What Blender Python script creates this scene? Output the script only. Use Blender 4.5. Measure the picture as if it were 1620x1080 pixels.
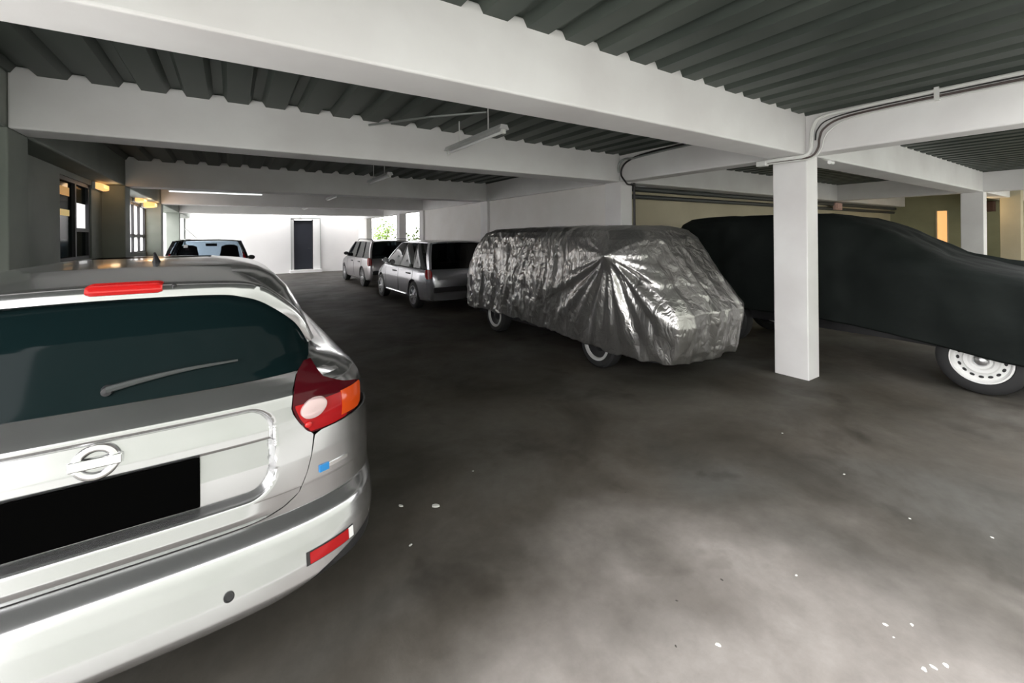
import bpy, math, random
import numpy as np
from mathutils import Vector, noise, Matrix

random.seed(7)
for o in list(bpy.data.objects):
    bpy.data.objects.remove(o)
scene = bpy.context.scene
col = scene.collection
PI = math.pi

# ------------------------------------------------------------------ camera
EYE = 1.65
cd = bpy.data.cameras.new('camera')
cam = bpy.data.objects.new('camera', cd)
col.objects.link(cam)
cd.sensor_width = 36.0
cd.lens = 677.0 / 1620.0 * 36.0
cd.shift_y = -167.3 / 1620.0
cd.clip_start = 0.02
cd.clip_end = 300
yaw = math.radians(33.3)
roll = math.radians(0.54)
fw = Vector((math.sin(yaw), math.cos(yaw), 0))
rt = Vector((math.cos(yaw), -math.sin(yaw), 0))
up = Vector((0, 0, 1))
rt2 = rt * math.cos(roll) - up * math.sin(roll)
up2 = up * math.cos(roll) + rt * math.sin(roll)
rm = Matrix((rt2, up2, -fw)).transposed()
cam.matrix_world = Matrix.Translation((0, 0, EYE)) @ rm.to_4x4()
scene.camera = cam

# ------------------------------------------------------------------ world (white overcast sky) and exposure
w = bpy.data.worlds.new('world')
scene.world = w
w.use_nodes = True
wn = w.node_tree
wn.nodes.clear()
wo = wn.nodes.new('ShaderNodeOutputWorld')
bg = wn.nodes.new('ShaderNodeBackground')
bg.inputs[0].default_value = (1.0, 0.985, 0.985, 1)
bg.inputs[1].default_value = 2.6
wn.links.new(bg.outputs[0], wo.inputs[0])
scene.view_settings.view_transform = 'Standard'
scene.view_settings.look = 'None'
scene.view_settings.gamma = 1.0
scene.view_settings.use_curve_mapping = False
scene.view_settings.exposure = 1.6

# ------------------------------------------------------------------ materials
MATS = {}


def pmat(name, color, rough=0.5, metal=0.0, **kw):
    m = bpy.data.materials.new(name)
    m.use_nodes = True
    b = m.node_tree.nodes['Principled BSDF']
    b.inputs['Base Color'].default_value = (*color, 1)
    b.inputs['Roughness'].default_value = rough
    b.inputs['Metallic'].default_value = metal
    for k, v in kw.items():
        b.inputs[k.replace('_', ' ')].default_value = v
    MATS[name] = m
    return m


def noise_color(m, c1, c2, scale, detail=6, lo=0.35, hi=0.65, bump=0.0, bscale=None, dist=0.02, rough=None, coord='Object', mapscale=None):
    nt = m.node_tree
    N, L = nt.nodes, nt.links
    b = N['Principled BSDF']
    tc = N.new('ShaderNodeTexCoord')
    src = tc.outputs[coord]
    if mapscale:
        mp = N.new('ShaderNodeMapping')
        mp.inputs['Scale'].default_value = mapscale
        L.new(src, mp.inputs[0])
        src = mp.outputs[0]
    n = N.new('ShaderNodeTexNoise')
    n.inputs['Scale'].default_value = scale
    n.inputs['Detail'].default_value = detail
    L.new(src, n.inputs['Vector'])
    r = N.new('ShaderNodeValToRGB')
    r.color_ramp.elements[0].position = lo
    r.color_ramp.elements[1].position = hi
    r.color_ramp.elements[0].color = (*c1, 1)
    r.color_ramp.elements[1].color = (*c2, 1)
    L.new(n.outputs['Fac'], r.inputs[0])
    L.new(r.outputs[0], b.inputs['Base Color'])
    if rough:
        mr = N.new('ShaderNodeMapRange')
        mr.inputs['To Min'].default_value = rough[0]
        mr.inputs['To Max'].default_value = rough[1]
        L.new(n.outputs['Fac'], mr.inputs['Value'])
        L.new(mr.outputs[0], b.inputs['Roughness'])
    if bump:
        n2 = N.new('ShaderNodeTexNoise')
        n2.inputs['Scale'].default_value = bscale or scale * 6
        n2.inputs['Detail'].default_value = 8
        L.new(src, n2.inputs['Vector'])
        bp = N.new('ShaderNodeBump')
        bp.inputs['Strength'].default_value = bump
        bp.inputs['Distance'].default_value = dist
        L.new(n2.outputs['Fac'], bp.inputs['Height'])
        L.new(bp.outputs[0], b.inputs['Normal'])
    return m


noise_color(pmat('white_paint', (0.8, 0.8, 0.8), 0.6), (0.74, 0.72, 0.72), (0.83, 0.82, 0.82), 1.3, bump=0.08, bscale=60, dist=0.004)
noise_color(pmat('cream_paint', (0.8, 0.78, 0.75), 0.65), (0.80, 0.77, 0.74), (0.88, 0.86, 0.84), 1.0, bump=0.08, bscale=60, dist=0.004)
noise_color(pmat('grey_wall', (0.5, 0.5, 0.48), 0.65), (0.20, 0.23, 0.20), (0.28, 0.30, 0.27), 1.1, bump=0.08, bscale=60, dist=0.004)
noise_color(pmat('back_wall_white', (0.85, 0.85, 0.85), 0.6), (0.84, 0.83, 0.83), (0.88, 0.87, 0.87), 0.8)
noise_color(pmat('yellow_wall', (0.6, 0.5, 0.3), 0.7), (0.46, 0.41, 0.29), (0.56, 0.50, 0.36), 0.9)
noise_color(pmat('olive_wall', (0.3, 0.3, 0.2), 0.7), (0.24, 0.25, 0.16), (0.34, 0.34, 0.22), 0.9)
noise_color(pmat('deck', (0.12, 0.14, 0.13), 0.55, 0.3), (0.042, 0.054, 0.046), (0.072, 0.085, 0.073), 2.0, rough=(0.4, 0.6), mapscale=(1, 0.2, 1))
noise_color(pmat('outdoor_ground', (0.4, 0.4, 0.38), 0.8), (0.36, 0.36, 0.34), (0.46, 0.46, 0.44), 0.7)
noise_color(pmat('sky_block_wall', (0.15, 0.2, 0.12), 0.9), (0.26, 0.28, 0.24), (0.36, 0.37, 0.34), 0.9)  # grey-green of the added walls that block skylight
pmat('black_rubber', (0.012, 0.012, 0.013), 0.55)
pmat('tyre', (0.018, 0.018, 0.019), 0.7)
pmat('black_plastic', (0.02, 0.02, 0.022), 0.4)
pmat('dark_glass', (0.004, 0.010, 0.011), 0.08, 0.0, Specular_IOR_Level=0.06)
pmat('silver_paint', (0.53, 0.53, 0.54), 0.2, 0.92, Coat_Weight=0.4, Coat_Roughness=0.06)
pmat('estate_silver', (0.42, 0.42, 0.45), 0.25, 0.7, Coat_Weight=0.6, Coat_Roughness=0.08)
pmat('warm_silver', (0.40, 0.38, 0.39), 0.28, 0.65, Coat_Weight=0.6, Coat_Roughness=0.08)
pmat('black_paint', (0.012, 0.013, 0.017), 0.2, 0.2, Coat_Weight=0.7, Coat_Roughness=0.05)
pmat('chrome', (0.85, 0.85, 0.86), 0.15, 1.0)
pmat('alloy', (0.68, 0.68, 0.70), 0.3, 0.9)
pmat('white_steel', (0.85, 0.85, 0.84), 0.35, 0.1)
pmat('plate_black', (0.0015, 0.0015, 0.0015), 0.9, Specular_IOR_Level=0.0)
pmat('red_lens', (0.34, 0.006, 0.008), 0.12, Specular_IOR_Level=0.25)
pmat('dark_red_lens', (0.06, 0.004, 0.007), 0.12, Specular_IOR_Level=0.2)
pmat('bright_red_lens', (0.52, 0.014, 0.014), 0.15, Coat_Weight=0.3)
pmat('orange_lens', (0.62, 0.07, 0.008), 0.15, Specular_IOR_Level=0.3)
pmat('clear_lens', (0.62, 0.46, 0.46), 0.12, 0.3, Coat_Weight=0.5)
pmat('blue_badge', (0.02, 0.22, 0.55), 0.3)
pmat('seat_cloth', (0.02, 0.02, 0.022), 0.9)
pmat('dark_door', (0.022, 0.025, 0.036), 0.45)
pmat('light_metal', (0.62, 0.62, 0.62), 0.4, 0.2)
pmat('galv', (0.35, 0.37, 0.36), 0.4, 0.7)
pmat('conduit_white', (0.70, 0.70, 0.68), 0.5)
pmat('cable_black', (0.015, 0.013, 0.013), 0.5)
pmat('cable_brown', (0.07, 0.05, 0.045), 0.5)
pmat('pipe_dark', (0.05, 0.055, 0.055), 0.5)
pmat('chip_white', (0.6, 0.6, 0.57), 0.6)
pmat('pebble_dark', (0.05, 0.045, 0.04), 0.8)
pmat('sticker_white', (0.8, 0.8, 0.8), 0.5)
pmat('brown_box', (0.10, 0.05, 0.035), 0.6)
pmat('pink_box', (0.62, 0.40, 0.36), 0.5)
pmat('bark', (0.10, 0.07, 0.045), 0.9)
pmat('window_frame_dark', (0.05, 0.05, 0.055), 0.5)
noise_color(pmat('leaf', (0.16, 0.30, 0.05), 0.55), (0.10, 0.20, 0.03), (0.30, 0.42, 0.10), 3.0)
pmat('sealant_tan', (0.30, 0.27, 0.2), 0.8)


def glass_mat(name, tint, transp):
    """thin tinted pane: part see-through, part mirror"""
    m = bpy.data.materials.new(name)
    m.use_nodes = True
    nt = m.node_tree
    nt.nodes.clear()
    out = nt.nodes.new('ShaderNodeOutputMaterial')
    t = nt.nodes.new('ShaderNodeBsdfTransparent')
    t.inputs[0].default_value = (*tint, 1)
    g = nt.nodes.new('ShaderNodeBsdfGlossy')
    g.inputs['Roughness'].default_value = 0.03
    g.inputs['Color'].default_value = (0.9, 0.9, 0.9, 1)
    lw = nt.nodes.new('ShaderNodeLayerWeight')
    lw.inputs['Blend'].default_value = 0.5
    pw = nt.nodes.new('ShaderNodeMath')
    pw.operation = 'POWER'
    pw.inputs[1].default_value = 4.0
    fr = nt.nodes.new('ShaderNodeMath')
    fr.operation = 'MULTIPLY_ADD'
    fr.inputs[1].default_value = 0.5
    fr.inputs[2].default_value = 0.03
    nt.links.new(lw.outputs['Facing'], pw.inputs[0])
    nt.links.new(pw.outputs[0], fr.inputs[0])
    mx = nt.nodes.new('ShaderNodeMixShader')
    nt.links.new(fr.outputs[0], mx.inputs[0])
    nt.links.new(t.outputs[0], mx.inputs[1])
    nt.links.new(g.outputs[0], mx.inputs[2])
    nt.links.new(mx.outputs[0], out.inputs[0])
    MATS[name] = m
    return m


glass_mat('pane_glass', (0.75, 0.78, 0.78), 0.7)
def frosted():
    m = bpy.data.materials.new('frosted_glass')
    m.use_nodes = True
    nt = m.node_tree
    nt.nodes.clear()
    out = nt.nodes.new('ShaderNodeOutputMaterial')
    t = nt.nodes.new('ShaderNodeBsdfTranslucent')
    t.inputs[0].default_value = (0.92, 0.92, 0.92, 1)
    g = nt.nodes.new('ShaderNodeBsdfTransparent')
    g.inputs[0].default_value = (0.9, 0.9, 0.9, 1)
    mx = nt.nodes.new('ShaderNodeMixShader')
    mx.inputs[0].default_value = 0.35
    nt.links.new(t.outputs[0], mx.inputs[1])
    nt.links.new(g.outputs[0], mx.inputs[2])
    nt.links.new(mx.outputs[0], out.inputs[0])
    MATS['frosted_glass'] = m


frosted()
glass_mat('tint_glass', (0.22, 0.24, 0.25), 0.3)
glass_mat('clear_car_glass', (0.68, 0.73, 0.77), 0.3)


def emat(name, color, strength):
    m = bpy.data.materials.new(name)
    m.use_nodes = True
    b = m.node_tree.nodes['Principled BSDF']
    b.inputs['Base Color'].default_value = (*color, 1)
    b.inputs['Emission Color'].default_value = (*color, 1)
    b.inputs['Emission Strength'].default_value = strength
    MATS[name] = m
    return m


emat('warm_lamp', (1.0, 0.50, 0.17), 0.42)
emat('cool_tube', (0.95, 0.97, 1.0), 0.5)
emat('warm_dim', (1.0, 0.52, 0.14), 0.10)
emat('lit_window_warm', (1.0, 0.52, 0.20), 0.30)
emat('lit_window_yellow', (0.9, 0.66, 0.25), 0.13)
emat('lit_window_white', (0.95, 0.95, 0.95), 0.32)


def floor_mat():
    m = pmat('floor_concrete', (0.3, 0.29, 0.27), 0.5)
    nt = m.node_tree
    N, L = nt.nodes, nt.links
    b = N['Principled BSDF']
    tc = N.new('ShaderNodeTexCoord')

    def nz(scale, detail, rough=0.55, dist=0.0):
        n = N.new('ShaderNodeTexNoise')
        n.inputs['Scale'].default_value = scale
        n.inputs['Detail'].default_value = detail
        n.inputs['Roughness'].default_value = rough
        n.inputs['Distortion'].default_value = dist
        L.new(tc.outputs['Object'], n.inputs['Vector'])
        return n.outputs['Fac']

    def ramp(f, stops):
        r = N.new('ShaderNodeValToRGB')
        e = r.color_ramp.elements
        while len(e) < len(stops):
            e.new(0.5)
        for i, (p, c) in enumerate(stops):
            e[i].position = p
            e[i].color = (*c, 1)
        L.new(f, r.inputs[0])
        return r.outputs[0]

    def mix(mode, fac, a, c):
        x = N.new('ShaderNodeMixRGB')
        x.blend_type = mode
        if isinstance(fac, float):
            x.inputs[0].default_value = fac
        else:
            L.new(fac, x.inputs[0])
        L.new(a, x.inputs[1])
        L.new(c, x.inputs[2])
        return x.outputs[0]
    base = ramp(nz(0.9, 8, 0.6, 0.6), [(0.30, (0.042, 0.037, 0.030)), (0.5, (0.075, 0.068, 0.059)), (0.72, (0.122, 0.114, 0.105))])
    hue = ramp(nz(0.45, 3, 0.5, 1.0), [(0.38, (1.0, 0.96, 0.90)), (0.6, (0.93, 0.98, 1.0))])
    c = mix('MULTIPLY', 0.8, base, hue)
    # pale dust and wear, with the foreground pool of light painted into it
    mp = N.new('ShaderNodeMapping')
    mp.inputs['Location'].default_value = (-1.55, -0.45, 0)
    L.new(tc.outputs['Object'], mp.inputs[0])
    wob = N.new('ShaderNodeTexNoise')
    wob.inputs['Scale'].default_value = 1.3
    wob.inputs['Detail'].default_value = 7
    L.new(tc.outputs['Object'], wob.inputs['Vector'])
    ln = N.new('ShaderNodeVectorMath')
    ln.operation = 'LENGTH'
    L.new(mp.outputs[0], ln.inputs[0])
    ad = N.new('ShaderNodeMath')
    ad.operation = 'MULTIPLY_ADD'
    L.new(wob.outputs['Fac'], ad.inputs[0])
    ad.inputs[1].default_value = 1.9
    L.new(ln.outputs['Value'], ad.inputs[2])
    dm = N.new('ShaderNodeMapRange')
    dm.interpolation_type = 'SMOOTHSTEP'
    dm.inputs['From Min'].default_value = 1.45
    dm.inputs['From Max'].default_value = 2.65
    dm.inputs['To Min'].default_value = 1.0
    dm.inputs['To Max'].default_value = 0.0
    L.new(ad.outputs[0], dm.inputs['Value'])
    dust_and_light = ramp(nz(2.2, 7, 0.6, 0.3), [(0.3, (0.22, 0.20, 0.185)), (0.7, (0.31, 0.287, 0.27))])
    c = mix('MIX', dm.outputs[0], c, dust_and_light)
    fine = ramp(nz(9, 8, 0.7), [(0.3, (0.72, 0.72, 0.72)), (0.7, (1.12, 1.12, 1.12))])
    c = mix('MULTIPLY', 0.55, c, fine)
    oil = ramp(nz(1.7, 4, 0.5, 0.4), [(0.60, (1, 1, 1)), (0.72, (0.42, 0.40, 0.37))])
    c = mix('MULTIPLY', 0.8, c, oil)
    L.new(c, b.inputs['Base Color'])
    mr = N.new('ShaderNodeMapRange')
    mr.inputs['To Min'].default_value = 0.40
    mr.inputs['To Max'].default_value = 0.85
    L.new(nz(1.6, 6, 0.6), mr.inputs['Value'])
    L.new(mr.outputs[0], b.inputs['Roughness'])
    b.inputs['Specular IOR Level'].default_value = 0.3
    bp = N.new('ShaderNodeBump')
    bp.inputs['Strength'].default_value = 0.25
    bp.inputs['Distance'].default_value = 0.006
    L.new(nz(14, 9, 0.65), bp.inputs['Height'])
    L.new(bp.outputs[0], b.inputs['Normal'])


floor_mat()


def cover_mat():
    m = pmat('silver_cover', (0.42, 0.41, 0.40), 0.28, 0.88)
    nt = m.node_tree
    N, L = nt.nodes, nt.links
    b = N['Principled BSDF']
    tc = N.new('ShaderNodeTexCoord')
    mp = N.new('ShaderNodeMapping')
    mp.inputs['Scale'].default_value = (1, 1.3, 0.6)
    L.new(tc.outputs['Object'], mp.inputs[0])
    v = N.new('ShaderNodeTexVoronoi')
    v.feature = 'F1'
    v.distance = 'MINKOWSKI'
    v.inputs['Scale'].default_value = 7
    nz = N.new('ShaderNodeTexNoise')
    nz.inputs['Scale'].default_value = 3
    nz.inputs['Detail'].default_value = 3
    L.new(mp.outputs[0], nz.inputs['Vector'])
    ad = N.new('ShaderNodeMixRGB')
    ad.blend_type = 'ADD'
    ad.inputs[0].default_value = 0.5
    L.new(mp.outputs[0], ad.inputs[1])
    L.new(nz.outputs['Color'], ad.inputs[2])
    L.new(ad.outputs[0], v.inputs['Vector'])
    bp = N.new('ShaderNodeBump')
    bp.inputs['Strength'].default_value = 0.18
    bp.inputs['Distance'].default_value = 0.02
    L.new(v.outputs['Distance'], bp.inputs['Height'])
    L.new(bp.outputs[0], b.inputs['Normal'])


cover_mat()
noise_color(pmat('dark_cover', (0.010, 0.014, 0.013), 0.8, Specular_IOR_Level=0.2), (0.004, 0.006, 0.0055), (0.008, 0.011, 0.010), 2.0, bump=0.25, bscale=5, dist=0.04)


# ------------------------------------------------------------------ mesh helpers
class MB:
    def __init__(s):
        s.v, s.f = [], []

    def add(s, verts, faces):
        b = len(s.v)
        s.v += [tuple(p) for p in verts]
        s.f += [tuple(b + i for i in q) for q in faces]
        return s

    def box(s, x0, y0, z0, x1, y1, z1):
        return s.add([(x0, y0, z0), (x1, y0, z0), (x1, y1, z0), (x0, y1, z0), (x0, y0, z1), (x1, y0, z1), (x1, y1, z1), (x0, y1, z1)],
                     [(0, 3, 2, 1), (4, 5, 6, 7), (0, 1, 5, 4), (1, 2, 6, 5), (2, 3, 7, 6), (3, 0, 4, 7)])

    def grid(s, rows, closed=False, flip=False):
        """rows: list of equal-length point lists"""
        n = len(rows[0])
        vs = [p for r in rows for p in r]
        fs = []
        for i in range(len(rows) - 1):
            for j in range(n if closed else n - 1):
                k = (j + 1) % n
                q = (i * n + j, i * n + k, (i + 1) * n + k, (i + 1) * n + j)
                fs.append(q[::-1] if flip else q)
        return s.add(vs, fs)

    def tube(s, path, r, n=8, cap=True):
        path = [Vector(p) for p in path]
        rows = []
        ref = Vector((0.13, 0.21, 0.97)).normalized()
        for i, p in enumerate(path):
            t = (path[min(i + 1, len(path) - 1)] - path[max(i - 1, 0)]).normalized()
            a = t.cross(ref)
            if a.length < 0.1:
                a = t.cross(Vector((1, 0, 0)))
            a.normalize()
            b = t.cross(a)
            rr = r[i] if isinstance(r, (list, tuple)) else r
            rows.append([p + a * (rr * math.cos(2 * PI * k / n)) + b * (rr * math.sin(2 * PI * k / n)) for k in range(n)])
        b0 = len(s.v)
        s.grid(rows, closed=True)
        if cap:
            s.f.append(tuple(b0 + k for k in range(n))[::-1])
            s.f.append(tuple(b0 + (len(rows) - 1) * n + k for k in range(n)))
        return s

    def lathe(s, prof, n=32, origin=(0, 0, 0), axis='x'):
        """prof: (radius, offset along axis)"""
        rows = []
        for r, o in prof:
            row = []
            for k in range(n):
                a = 2 * PI * k / n
                if axis == 'x':
                    row.append((origin[0] + o, origin[1] + r * math.cos(a), origin[2] + r * math.sin(a)))
                elif axis == 'y':
                    row.append((origin[0] + r * math.cos(a), origin[1] + o, origin[2] + r * math.sin(a)))
                else:
                    row.append((origin[0] + r * math.cos(a), origin[1] + r * math.sin(a), origin[2] + o))
            rows.append(row)
        return s.grid(rows, closed=True)

    def prism(s, poly, fn0, fn1):
        n = len(poly)
        s.add([fn0(p) for p in poly] + [fn1(p) for p in poly],
              [tuple(range(n))[::-1], tuple(range(n, 2 * n))] + [(i, (i + 1) % n, n + (i + 1) % n, n + i) for i in range(n)])
        return s

    def build(s, name, mat, parent=None, smooth=False, bevel=0, recalc=True, angle=40):
        me = bpy.data.meshes.new(name)
        me.from_pydata(s.v, [], s.f)
        if recalc:
            import bmesh
            bm = bmesh.new()
            bm.from_mesh(me)
            bmesh.ops.recalc_face_normals(bm, faces=bm.faces)
            bm.to_mesh(me)
            bm.free()
        me.materials.append(MATS[mat])
        o = bpy.data.objects.new(name, me)
        col.objects.link(o)
        if parent:
            o.parent = parent
        if smooth:
            me.shade_smooth()
            if angle < 180:
                me.set_sharp_from_angle(angle=math.radians(angle))
        if bevel:
            m = o.modifiers.new('bevel', 'BEVEL')
            m.width = bevel
            m.segments = 3
            m.limit_method = 'ANGLE'
        return o


def empty(name, loc=(0, 0, 0), rz=0):
    o = bpy.data.objects.new(name, None)
    o.empty_display_size = 0.2
    col.objects.link(o)
    o.location = loc
    o.rotation_euler = (0, 0, rz)
    return o


def tag(o, label=None, cat=None, group=None, kind=None):
    if label:
        o['label'] = label
    if cat:
        o['category'] = cat
    if group:
        o['group'] = group
    if kind:
        o['kind'] = kind
    return o


def struct(mb, name, mat, label=None, parent=None, bevel=0, **k):
    o = mb.build(name, mat, parent, bevel=bevel, **k)
    if not parent:
        tag(o, label, kind='structure')
    return o


def copy_tree(o, parent=None):
    c = o.copy()
    col.objects.link(c)
    c.parent = parent
    for ch in list(o.children):
        copy_tree(ch, c)
    return c


def interp(x, pts):
    xs = [p[0] for p in pts]
    ys = [p[1] for p in pts]
    return float(np.interp(x, xs, ys))


def sm(x, a, b):
    t = min(1, max(0, (x - a) / (b - a)))
    return t * t * (3 - 2 * t)


def spline(pts, n=10):
    """Catmull-Rom through points"""
    P = [Vector(p) for p in pts]
    P = [P[0] * 2 - P[1]] + P + [P[-1] * 2 - P[-2]]
    out = []
    for i in range(1, len(P) - 2):
        for k in range(n):
            t = k / n
            out.append(0.5 * ((2 * P[i]) + (P[i + 1] - P[i - 1]) * t + (2 * P[i - 1] - 5 * P[i] + 4 * P[i + 1] - P[i + 2]) * t * t
                              + (3 * P[i] - P[i - 1] - 3 * P[i + 1] + P[i + 2]) * t ** 3))
    out.append(P[-2])
    return out


# ------------------------------------------------------------------ the garage shell
ZB, ZD = 2.52, 2.95            # beam soffit, deck underside
XL, XR = -1.44, 5.37           # faces of the two pillar rows
YF, YW = 0.10, 22.4            # open front edge, back wall
ROWS = [2.18, 4.90, 9.30, 13.60, 18.00]
XE = 19.5                      # end wall of the neighbouring bay

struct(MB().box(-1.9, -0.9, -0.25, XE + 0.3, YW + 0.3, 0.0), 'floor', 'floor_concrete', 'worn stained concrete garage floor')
struct(MB().box(-60, -60, -0.5, 80, 80, -0.06), 'ground', 'outdoor_ground', 'pale paving outside the garage')

# unseen walls added behind the camera and to the side to cut skylight
struct(MB().box(-3.0, -4.9, -0.06, 26, -4.5, 8.0), 'wall_sky_block', 'sky_block_wall', 'tall unseen wall added behind the camera to block skylight')
struct(MB().box(-9.4, -20, -0.06, -9.0, 12.0, 1.2), 'wall_sky_block_side', 'sky_block_wall', 'low unseen wall added beside the entrance to block low skylight')

# corrugated deck: flutes run along y
prof = []
x = -1.9
while x < XE + 0.3:
    prof += [(x, ZD), (x + 0.165, ZD), (x + 0.20, ZD + 0.06), (x + 0.275, ZD + 0.06), (x + 0.31, ZD)]
    x += 0.315
b = MB()
y0, y1 = YF, 21.55
n = len(prof)
b.add([(p[0], y0, p[1]) for p in prof] + [(p[0], y1, p[1]) for p in prof] + [(p[0], y0, 3.25) for p in prof] + [(p[0], y1, 3.25) for p in prof],
      [(i, i + 1, n + i + 1, n + i) for i in range(n - 1)] + [(2 * n + i, 3 * n + i, 3 * n + i + 1, 2 * n + i + 1) for i in range(n - 1)]
      + [(i, 2 * n + i, 2 * n + i + 1, i + 1) for i in range(n - 1)] + [(n + i, n + i + 1, 3 * n + i + 1, 3 * n + i) for i in range(n - 1)]
      + [(0, n, 3 * n, 2 * n), (n - 1, 3 * n - 1, 4 * n - 1, 2 * n - 1)])
struct(b, 'ceiling', 'deck', 'dark grey-green corrugated steel deck ceiling')

# transverse beams over the aisle and the neighbouring bay
BW = 0.36
for i, y in enumerate(ROWS):
    struct(MB().box(XL + 0.002, y, ZB, XR, y + BW, ZD + 0.058), 'beam', 'white_paint',
           ['white concrete cross beam nearest the camera, brightly lit', 'white cross beam behind the nearest one, above the hanging tube light',
            'bluish shaded cross beam third from the camera', 'dark shaded cross beam fourth from the camera', 'cross beam nearest the bright back wall'][i], bevel=0.015)
for y, lab in ((2.18, 'white cross beam running from the white pillar to the next bay'), (4.90, 'shaded cross beam above the dark covered vehicle')):
    struct(MB().box(5.65, y, ZB, 13.9, y + BW, ZD + 0.058), 'beam', 'white_paint', lab, bevel=0.015)
    struct(MB().box(14.22, y, ZB, XE, y + BW, ZD + 0.058), 'beam', 'white_paint', lab.replace('cross beam', 'far cross beam length'), bevel=0.015)
# longitudinal beams
struct(MB().box(XR, YF, ZB + 0.003, 5.65, YW, ZD + 0.058), 'beam', 'white_paint', 'long white beam carrying conduit over the pillar row beside the covered van', bevel=0.02)
struct(MB().box(13.9, YF, ZB + 0.003, 14.22, 5.3, ZD + 0.058), 'beam', 'white_paint', 'long beam over the far pillar in the next bay', bevel=0.02)
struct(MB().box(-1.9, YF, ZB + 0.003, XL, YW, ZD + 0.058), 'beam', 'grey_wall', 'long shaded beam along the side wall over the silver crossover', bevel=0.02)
# pillars
for i, y in enumerate(ROWS):
    lab = ['white square pillar standing between the covered van and the dark covered vehicle', 'white pillar behind the covered van with a black cable beside it',
           'grey pillar rising behind the rear of the covered van', 'grey pillar behind the near silver estate', 'dark pillar between the two garden openings'][i]
    yy = y if i < 4 else 16.0
    struct(MB().box(XR + 0.004, yy, -0.01, 5.645, yy + 0.36, ZB + 0.01), 'pillar', 'white_paint', lab, bevel=0.012)
for y, lab in ((4.90, 'side pillar at the picture edge beyond the silver crossover'), (9.30, 'shaded side pillar between the two wall windows'),
               (13.60, 'side pillar past the bright four-pane window'), (18.0, 'side pillar in front of the bright back wall')):
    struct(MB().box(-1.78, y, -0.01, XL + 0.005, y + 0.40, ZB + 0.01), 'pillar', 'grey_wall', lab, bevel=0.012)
struct(MB().box(13.905, 2.18, -0.01, 14.215, 2.54, ZB + 0.01), 'pillar', 'white_paint', 'far greyish pillar beside the glowing orange window', bevel=0.012)
struct(MB().box(16.9, 2.0, -0.01, 17.3, 2.36, ZB + 0.4), 'pillar', 'yellow_wall', 'yellowish pillar farthest away in the next bay', bevel=0.012)

# walls
WX = -1.72
b = MB()
for (ya, yb, za, zb) in ((3.6, 7.3, 0, ZB), (7.3, 8.7, 0, 1.36), (7.3, 8.7, 2.46, ZB), (8.7, 10.0, 0, ZB), (10.0, 13.62, 0, 1.33), (10.0, 13.62, 2.44, ZB), (13.62, 14.0, 0, ZB)):
    b.box(WX - 0.16, ya, za - 0.01, WX, yb, zb + 0.02)
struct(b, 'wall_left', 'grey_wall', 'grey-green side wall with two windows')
# back wall with the doorway cut out
b = MB()
DX0, DX1, DZ = 2.36, 3.46, 2.50
b.box(-6.0, YW, -0.02, DX0, YW + 0.3, ZD + 0.1)
b.box(DX1, YW, -0.02, 5.66, YW + 0.3, ZD + 0.1)
b.box(DX0, YW, DZ, DX1, YW + 0.3, ZD + 0.1)
b.box(DX0, YW, -0.02, DX1, YW + 0.3, 0.14)
struct(b, 'wall_back', 'back_wall_white', 'bright white back wall of the garage')
b = MB()
b.box(5.44, 5.24, -0.01, 5.60, 9.32, ZB + 0.02)
b.box(5.44, 9.64, -0.01, 5.60, 13.62, ZB + 0.02)
struct(b, 'wall_right', 'cream_paint', 'cream wall behind the parked cars')
b = MB()
b.box(5.44, 13.94, -0.01, 5.60, 16.02, 1.30)
b.box(5.44, 16.34, -0.01, 5.60, 20.8, 1.30)
b.box(5.40, 20.8, -0.01, 5.64, YW, ZB + 0.02)
struct(b, 'wall_parapet', 'cream_paint', 'low wall under the garden openings')
struct(MB().box(5.62, 5.30, -0.01, XE, 5.45, ZD + 0.05), 'wall_bay', 'yellow_wall', 'beige back wall of the next bay behind the dark covered vehicle')
b = MB()
for (ya, yb, za, zb) in ((YF, 0.75, 0, 3.0), (0.75, 1.0, 0, 1.0), (0.75, 1.0, 2.3, 3.0), (1.0, 3.85, 0, 3.0), (3.85, 4.12, 0, 1.05), (3.85, 4.12, 2.34, 3.0), (4.12, 5.32, 0, 3.0)):
    b.box(XE, ya, za - 0.01, XE + 0.2, yb, zb + 0.01)
struct(b, 'wall_end', 'olive_wall', 'yellowish end wall of the next bay')

# back door
d = empty('door_1', (2.9, YW, 0.14))
tag(d, 'dark grey door in the bright white back wall', kind='structure')
MB().box(-0.40, 0.10, 0.01, 0.36, 0.15, 2.34).build('door_leaf', 'dark_door', d, bevel=0.004)
MB().box(-0.44, 0.075, 0.0, -0.40, 0.20, 2.37).build('door_frame', 'window_frame_dark', d)
MB().box(0.36, 0.075, 0.0, 0.40, 0.20, 2.37).build('door_frame', 'window_frame_dark', d)
MB().box(-0.54, -0.05, -0.02, -0.44, 0.30, 2.40).build('door_reveal', 'light_metal', d)  # left reveal greyed: its shade is put into the colour
MB().box(-0.56, -0.06, -0.02, -0.54, 0.02, 2.44).build('door_trim', 'galv', d)
MB().box(0.70, -0.06, -0.02, 0.72, 0.02, 2.44).build('door_trim', 'galv', d)
MB().box(-0.56, -0.06, 2.42, 0.72, 0.02, 2.44).build('door_trim', 'galv', d)
MB().box(0.40, -0.04, -0.02, 0.70, 0.30, 2.40).build('door_reveal', 'back_wall_white', d)
MB().box(-0.54, -0.05, 2.36, 0.70, 0.30, 2.42).build('door_header', 'back_wall_white', d)
MB().box(-0.62, -0.18, -0.14, 0.76, 0.30, 0.0).build('door_step', 'back_wall_white', d, bevel=0.01)
h = MB()
h.tube([(0.28, 0.10, 1.0), (0.28, 0.05, 1.0), (0.18, 0.05, 1.0)], 0.010).build('door_handle', 'chrome', d, smooth=True)

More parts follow.
